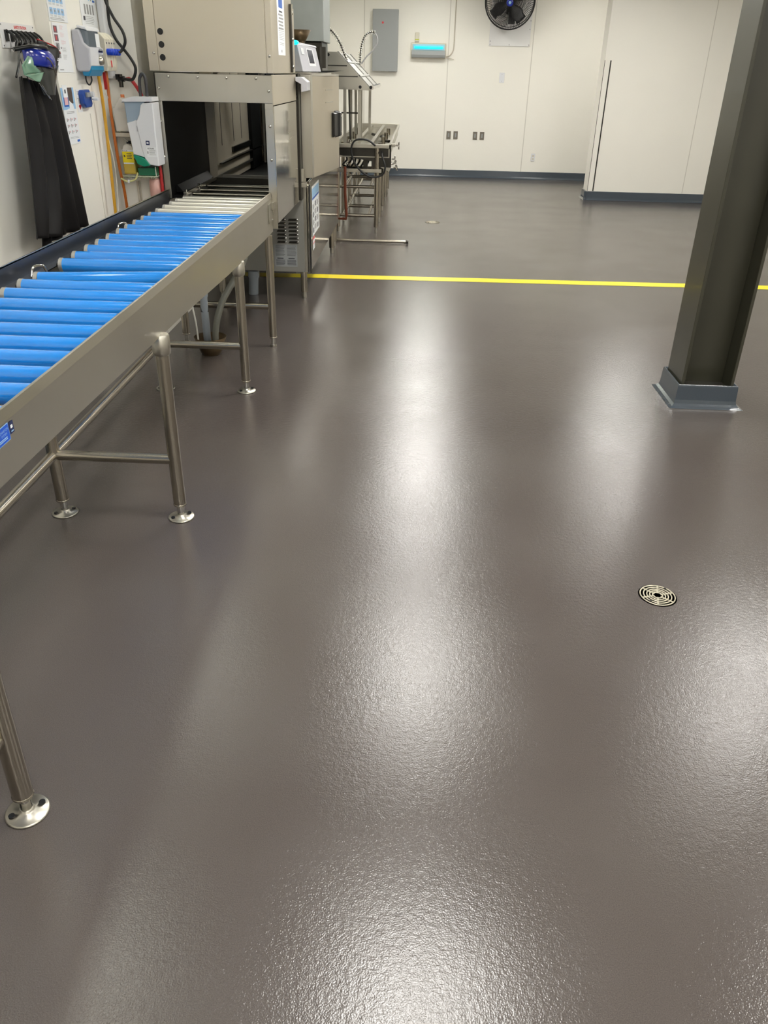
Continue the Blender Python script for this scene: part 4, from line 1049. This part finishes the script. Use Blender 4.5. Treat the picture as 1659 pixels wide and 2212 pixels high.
# valve manifold right of it
t = thing('chemical_valve_manifold', (-1.86, 5.28, 1.62), 'four beige chemical valves with blue caps beside the upper dispenser', 'valve')
for i in range(4):
    y = 5.140 + i * .042
    m = MB(); m.prism([(XL + .05, 1.615), (XL + .05, 1.81), (XL + .075, 1.80), (XL + .10, 1.775), (XL + .10, 1.64), (XL + .09, 1.615)], 1, y, y + .037, M_BEIGE)
    v = m.build('valve_body', t, bevel=.004)
    MB().lathe((XL + .10, y + .018, 1.712), [(.017, 0), (.017, .028), (.014, .032), (0, .032)], mat('valve_blue', (6, 60, 190), .3), 18, (1, 0, 0)).build('cap', v)
    MB().box((XL + .1005, y + .012, 1.752), (XL + .102, y + .024, 1.76), M_PRINTD).build('mark', v)
m = MB(fr_x(XL + .1015, 0, 0)); m.rect(5.190, 1.635, 5.210, 1.67, 0, M_PRINTR); m.build('red_label', t)
MB().box((XL + .001, 5.14, 1.62), (XL + .05, 5.30, 1.78), M_BEIGE).build('manifold_block', t, bevel=.004)
# blue hand-tool holder
t = thing('blue_chemical_station', (-1.88, 4.945, 1.43), 'small cobalt blue chemical bracket with grey fittings under the dispenser', 'bracket')
MB().prism([(4.89, 1.522), (4.98, 1.524), (5.0, 1.51), (5.008, 1.45), (4.99, 1.435), (4.91, 1.433), (4.885, 1.455), (4.875, 1.505)], 0, XL + .001, XL + .03, M_BLUEP).build('body', t, bevel=.006)
m = MB().box((XL + .03, 4.91, 1.487), (XL + .042, 4.96, 1.510), M_GREYP).cyl((XL + .035, 4.975, 1.50), (XL + .055, 4.975, 1.50), .014, M_WHITEP, 14).cyl((XL + .03, 4.99, 1.48), (XL + .06, 5.02, 1.475), .008, M_WHITEP, 12).box((XL + .04, 4.985, 1.468), (XL + .068, 5.01, 1.480), M_WHITEP)
m.build('fitting', t, bevel=.002)
# tubes
m = MB(); m.tube([(-1.85, 5.10, 1.60), (-1.85, 5.112, 1.386), (-1.85, 5.085, 1.01), (-1.85, 5.07, .80), (-1.86, 5.08, .3)], .009, M_AMBER, 10)
solo(m, 'amber_tube', (-1.85, 5.1, .3), 'amber yellow chemical tube hanging down the left wall', 'tube')
m = MB(); m.tube([(-1.85, 5.235, 1.63), (-1.85, 5.225, 1.381), (-1.85, 5.243, 1.124), (-1.85, 5.29, .861), (-1.86, 5.3, .3)], .009, M_ORANGE, 10)
solo(m, 'orange_tube', (-1.85, 5.25, .3), 'brownish orange chemical tube nearest the corner of the left wall', 'tube')
m = MB().box((-1.855, 5.185, 1.52), (-1.84, 5.20, 1.61), M_RED)
solo(m, 'red_tube', (-1.85, 5.19, 1.52), 'short red strip hanging under the upper chemical dispenser', 'tube')
m = MB(); m.tube([(-1.86, 5.20, 1.50), (-1.85, 5.25, 1.44), (-1.86, 5.30, 1.36), (-1.84, 5.33, 1.27), (-1.80, 5.31, 1.235)], .004, M_JUG, 8); m.tube([(-1.87, 5.16, 1.3), (-1.86, 5.19, 1.15), (-1.87, 5.22, 1.0), (-1.88, 5.2, .8)], .004, M_JUG, 8)
solo(m, 'clear_tube', (-1.85, 5.3, 1.25), 'thin milky tube running to the yellow-labelled bottle', 'tube')
# surface conduit cover
m = MB().box((XL + .001, 5.345, 1.575), (XL + .046, YR - .002, CEIL - .01), M_WHITEP)
o = solo(m, 'conduit_cover', (XL + .05, 5.38, 1.6), 'white vertical conduit cover in the corner of the left wall', 'conduit', bevel=.012)
# black hoses + valve + red hose
m = MB(); m.tube([(-1.83, 5.317, 2.04), (-1.827, 5.31, 1.972), (-1.79, 5.30, 1.89), (-1.745, 5.30, 1.82), (-1.737, 5.30, 1.765), (-1.765, 5.30, 1.722), (-1.775, 5.27, 1.712)], .0085, M_BLACK, 10)
solo(m, 'black_hose', (-1.8, 5.3, 1.72), 'black hose looping from above into the blue-capped valves', 'hose')
m = MB(); m.tube([(-1.82, 5.33, 2.04), (-1.825, 5.33, 1.95), (-1.825, 5.33, 1.85), (-1.80, 5.33, 1.78), (-1.765, 5.33, 1.735), (-1.72, 5.32, 1.68), (-1.70, 5.32, 1.63), (-1.725, 5.32, 1.575), (-1.79, 5.35, 1.575)], .0085, M_BLACK, 10)
solo(m, 'black_hose', (-1.8, 5.33, 1.575), 'black hose curving out past the corner and back to the valve', 'hose')
m = MB().cyl((-1.79, 5.37, 1.575), (-1.83, 5.37, 1.575), .016, M_BLACKP, 12).cyl((-1.815, 5.37, 1.53), (-1.815, 5.37, 1.60), .013, M_STEELD, 12).box((-1.84, 5.355, 1.57), (-1.825, 5.40, 1.60), M_BLACKP)
solo(m, 'shutoff_valve', (-1.81, 5.37, 1.55), 'small dark shutoff valve below the conduit cover', 'valve')
m = MB(); m.tube([(-1.775, 5.36, 1.575), (-1.74, 5.34, 1.57), (-1.70, 5.36, 1.50), (-1.685, 5.365, 1.44), (-1.64, 5.365, 1.25), (-1.625, 5.345, 1.1), (-1.622, 5.34, .93)], .010, M_RED, 10)
solo(m, 'red_hose', (-1.7, 5.3, 1.0), 'red hose bending down behind the lower white dispenser', 'hose')
m = MB(); m.tube([(-1.682, 5.30, 1.44), (-1.68, 5.30, 1.56), (-1.665, 5.30, 1.60), (-1.648, 5.30, 1.60), (-1.64, 5.30, 1.56), (-1.645, 5.30, 1.44)], .009, mat('dark_grey_hose', (56, 56, 60), .4), 10)
solo(m, 'grey_hose_loop', (-1.66, 5.3, 1.5), 'upright dark grey loop of hose above the lower dispenser', 'hose')
# lower dispenser, faces the room on the return wall
def dispB():
    x0, x1, z0, z1, y0, y1 = -1.765, -1.588, 1.105, 1.485, 5.215, 5.345
    t = thing('soap_dispenser', (-1.66, 5.40, 1.1), 'white soap dispenser with green drip tray in front of the dishwasher', 'dispenser')
    MB().box((-1.72, y1, 1.2), (-1.62, YR - .001, 1.4), M_GREYPL).build('wall_bracket', t)
    MB().prism([(x0 + .004, 1.33), (x0, 1.455), (x0 + .004, 1.462), (-1.64, 1.462), (-1.64, 1.33)], 1, y0 + .012, y1, M_SMOKEB).build('window', t, bevel=.006)
    MB().prism([(x0 - .008, 1.452), (x0 + .0, 1.472), (x0 + .06, 1.486), (x1, 1.486), (x1, 1.462), (x0 - .004, 1.458)], 1, y0 - .006, y1, M_WHITEP).build('lid', t, bevel=.006)
    sw = [(-1.650, 1.452), (-1.662, 1.442), (-1.669, 1.42), (-1.677, 1.39), (-1.692, 1.365), (-1.700, 1.358), (-1.7005, 1.34), (-1.685, 1.21), (-1.672, 1.15), (-1.645, 1.115), (x1, 1.108), (x1, 1.458)]
    MB().prism(sw, 1, y0 - .004, y1, M_WHITEP).build('shell', t, bevel=.006)
    MB().prism([(x0 + .006, 1.345), (-1.728, 1.352), (-1.7025, 1.362), (-1.700, 1.34), (-1.685, 1.21), (-1.672, 1.155), (-1.70, 1.163), (-1.740, 1.172)], 1, y0 + .002, y1, M_WHITEP).build('side_cover', t, bevel=.004)
    MB().prism([(-1.742, 1.170), (-1.70, 1.161), (-1.668, 1.148), (-1.64, 1.112), (-1.68, 1.104), (-1.72, 1.118)], 1, y0 - .008, y1 - .02, M_GREEN).build('drip_tray', t, bevel=.004)
    m = MB(fr_y(0, y0 - .0045, 0)); m.rect(-1.655, 1.226, -1.632, 1.25, 0, M_NAVY); m.rect(-1.65, 1.234, -1.638, 1.243, .0005, M_PAPER)
    m.rect(-1.655, 1.160, -1.594, 1.215, 0, M_PAPER); text(m, 'ECOLAB', -1.648, 1.204, .010, M_PRINTD, .0005, bold=.0003); lines(m, -1.640, -1.60, 1.168, 1.198, 5, M_PRINTG, .0005, .3); m.rect(-1.652, 1.178, -1.645, 1.192, .0005, M_PRINTG)
    m.build('label', t)
    m = MB().box((-1.705, y0 - .006, 1.353), (-1.685, y0, 1.358), M_WHITEP).box((-1.702, y0 - .004, 1.30), (-1.697, y0, 1.33), M_GREYPL).box((-1.70, y0 - .006, 1.292), (-1.68, y0, 1.296), M_WHITEP); m.build('latch', t)
dispB()
# jug on wall rack
m = MB().prism([(-1.86, 1.29), (-1.868, 1.42), (-1.85, 1.425), (-1.815, 1.475), (-1.80, 1.478), (-1.775, 1.43), (-1.765, 1.29)], 1, 5.30, 5.40, M_JUG)
m.cyl((-1.81, 5.35, 1.475), (-1.81, 5.35, 1.492), .012, mat('orange_cap', (220, 130, 80), .4), 12)
solo(m, 'white_jug', (-1.81, 5.35, 1.29), 'milky white plastic jug behind the tubes beside the lower dispenser', 'jug', bevel=.008)
m = MB().box((-1.87, 5.29, 1.262), (-1.74, YR - .002, 1.285), M_TAN)
solo(m, 'jug_shelf', (-1.80, 5.35, 1.262), 'small beige shelf carrying the milky white jug', 'shelf', bevel=.003)
# yellow label bottle
t = thing('chemical_bottle', (-1.80, 5.33, 1.045), 'chemical bottle with a bright yellow label on the wire shelf', 'bottle')
MB().prism([(-1.838, 1.14), (-1.836, 1.19), (-1.825, 1.215), (-1.80, 1.225), (-1.775, 1.215), (-1.760, 1.19), (-1.76, 1.14)], 1, 5.285, 5.37, M_JUG).build('bottle_top', t, bevel=.008)
MB().prism([(-1.838, 1.05), (-1.838, 1.14), (-1.76, 1.14), (-1.76, 1.05)], 1, 5.285, 5.37, M_YLIQ).build('liquid', t, bevel=.008)
MB().cyl((-1.80, 5.33, 1.22), (-1.80, 5.33, 1.238), .014, M_BLACKP, 14).build('bottle_cap', t)
m = MB(fr_y(0, 5.2845, 0)); m.rect(-1.834, 1.118, -1.765, 1.186, 0, M_YLAB); m.rect(-1.834, 1.180, -1.765, 1.190, .0004, M_PAPER); text(m, 'ECOLAB', -1.832, 1.1815, .0085, M_PRINTD, .0006, bold=.0002)
lines(m, -1.808, -1.775, 1.135, 1.170, 4, M_PRINTD, .0006, .45); m.add([(-1.826, 1.15, .0006), (-1.816, 1.15, .0006), (-1.818, 1.16, .0006), (-1.826, 1.163, .0006)], [(0, 1, 2, 3)], M_PRINTD); m.rect(-1.832, 1.11, -1.768, 1.118, .0004, M_PAPER)
m.build('bottle_label', t)
t = thing('wire_shelf', (-1.75, 5.35, 1.04), 'pale wire shelf holding the yellow-labelled bottle and green tray', 'shelf')
m = MB()
for z in (1.042,):
    m.tube([(-1.85, 5.265, z), (-1.63, 5.265, z), (-1.63, YR - .004, z), (-1.85, YR - .004, z), (-1.85, 5.265, z)], .003, mat('cream_wire', (196, 204, 176), .4), 6, spline=False)
for k in range(12):
    x = -1.84 + k * .018
    m.tube([(x, 5.265, 1.042), (x, 5.268, 1.03), (x, YR - .01, 1.03)], .0018, mat('cream_wire', (196, 204, 176), .4), 5, spline=False)
m.tube([(-1.63, 5.265, 1.042), (-1.63, 5.265, 1.10)], .0025, M_JUG, 6, spline=False)
m.build('wires', t)
m = MB().prism([(-1.742, 1.046), (-1.748, 1.088), (-1.635, 1.092), (-1.632, 1.046)], 1, 5.28, 5.38, mat('dark_green_tray', (24, 108, 76), .35))
solo(m, 'green_tray', (-1.69, 5.33, 1.046), 'dark green plastic tray on the wire shelf', 'tray', bevel=.003)
m = MB(); m.tube([(-1.85, 5.25, 1.03), (-1.82, 5.245, 1.015), (-1.79, 5.24, 1.015), (-1.755, 5.245, 1.03), (-1.74, 5.25, 1.065)], .005, mat('pale_yellow_tube', (206, 204, 140), .35), 8); m.box((-1.805, 5.235, 1.005), (-1.793, 5.25, 1.025), M_WHITEP)
solo(m, 'yellow_tube_loop', (-1.8, 5.245, 1.0), 'pale yellow tube looping below the wire shelf', 'tube')
m = MB().lathe((-1.67, 5.35, .84), [(.030, 0), (.036, .10), (.035, .17), (.02, .19), (0, .19)], M_PINK, 20)
m.box((-1.70, 5.345, .40), (-1.64, 5.405, .84), M_TAN)
solo(m, 'canister', (-1.67, 5.35, .4), 'dull pink canister low beside the dishwasher entry', 'canister')
m = MB(); m.cyl((-1.80, YR - .012, .3), (-1.80, YR - .012, 1.0), .006, M_TAN, 8).cyl((-1.785, YR - .012, .3), (-1.785, YR - .012, 1.0), .004, M_TAN, 8)
solo(m, 'wall_conduit', (-1.8, YR, .3), 'thin beige conduit pair on the corner wall below the wire shelf', 'conduit')
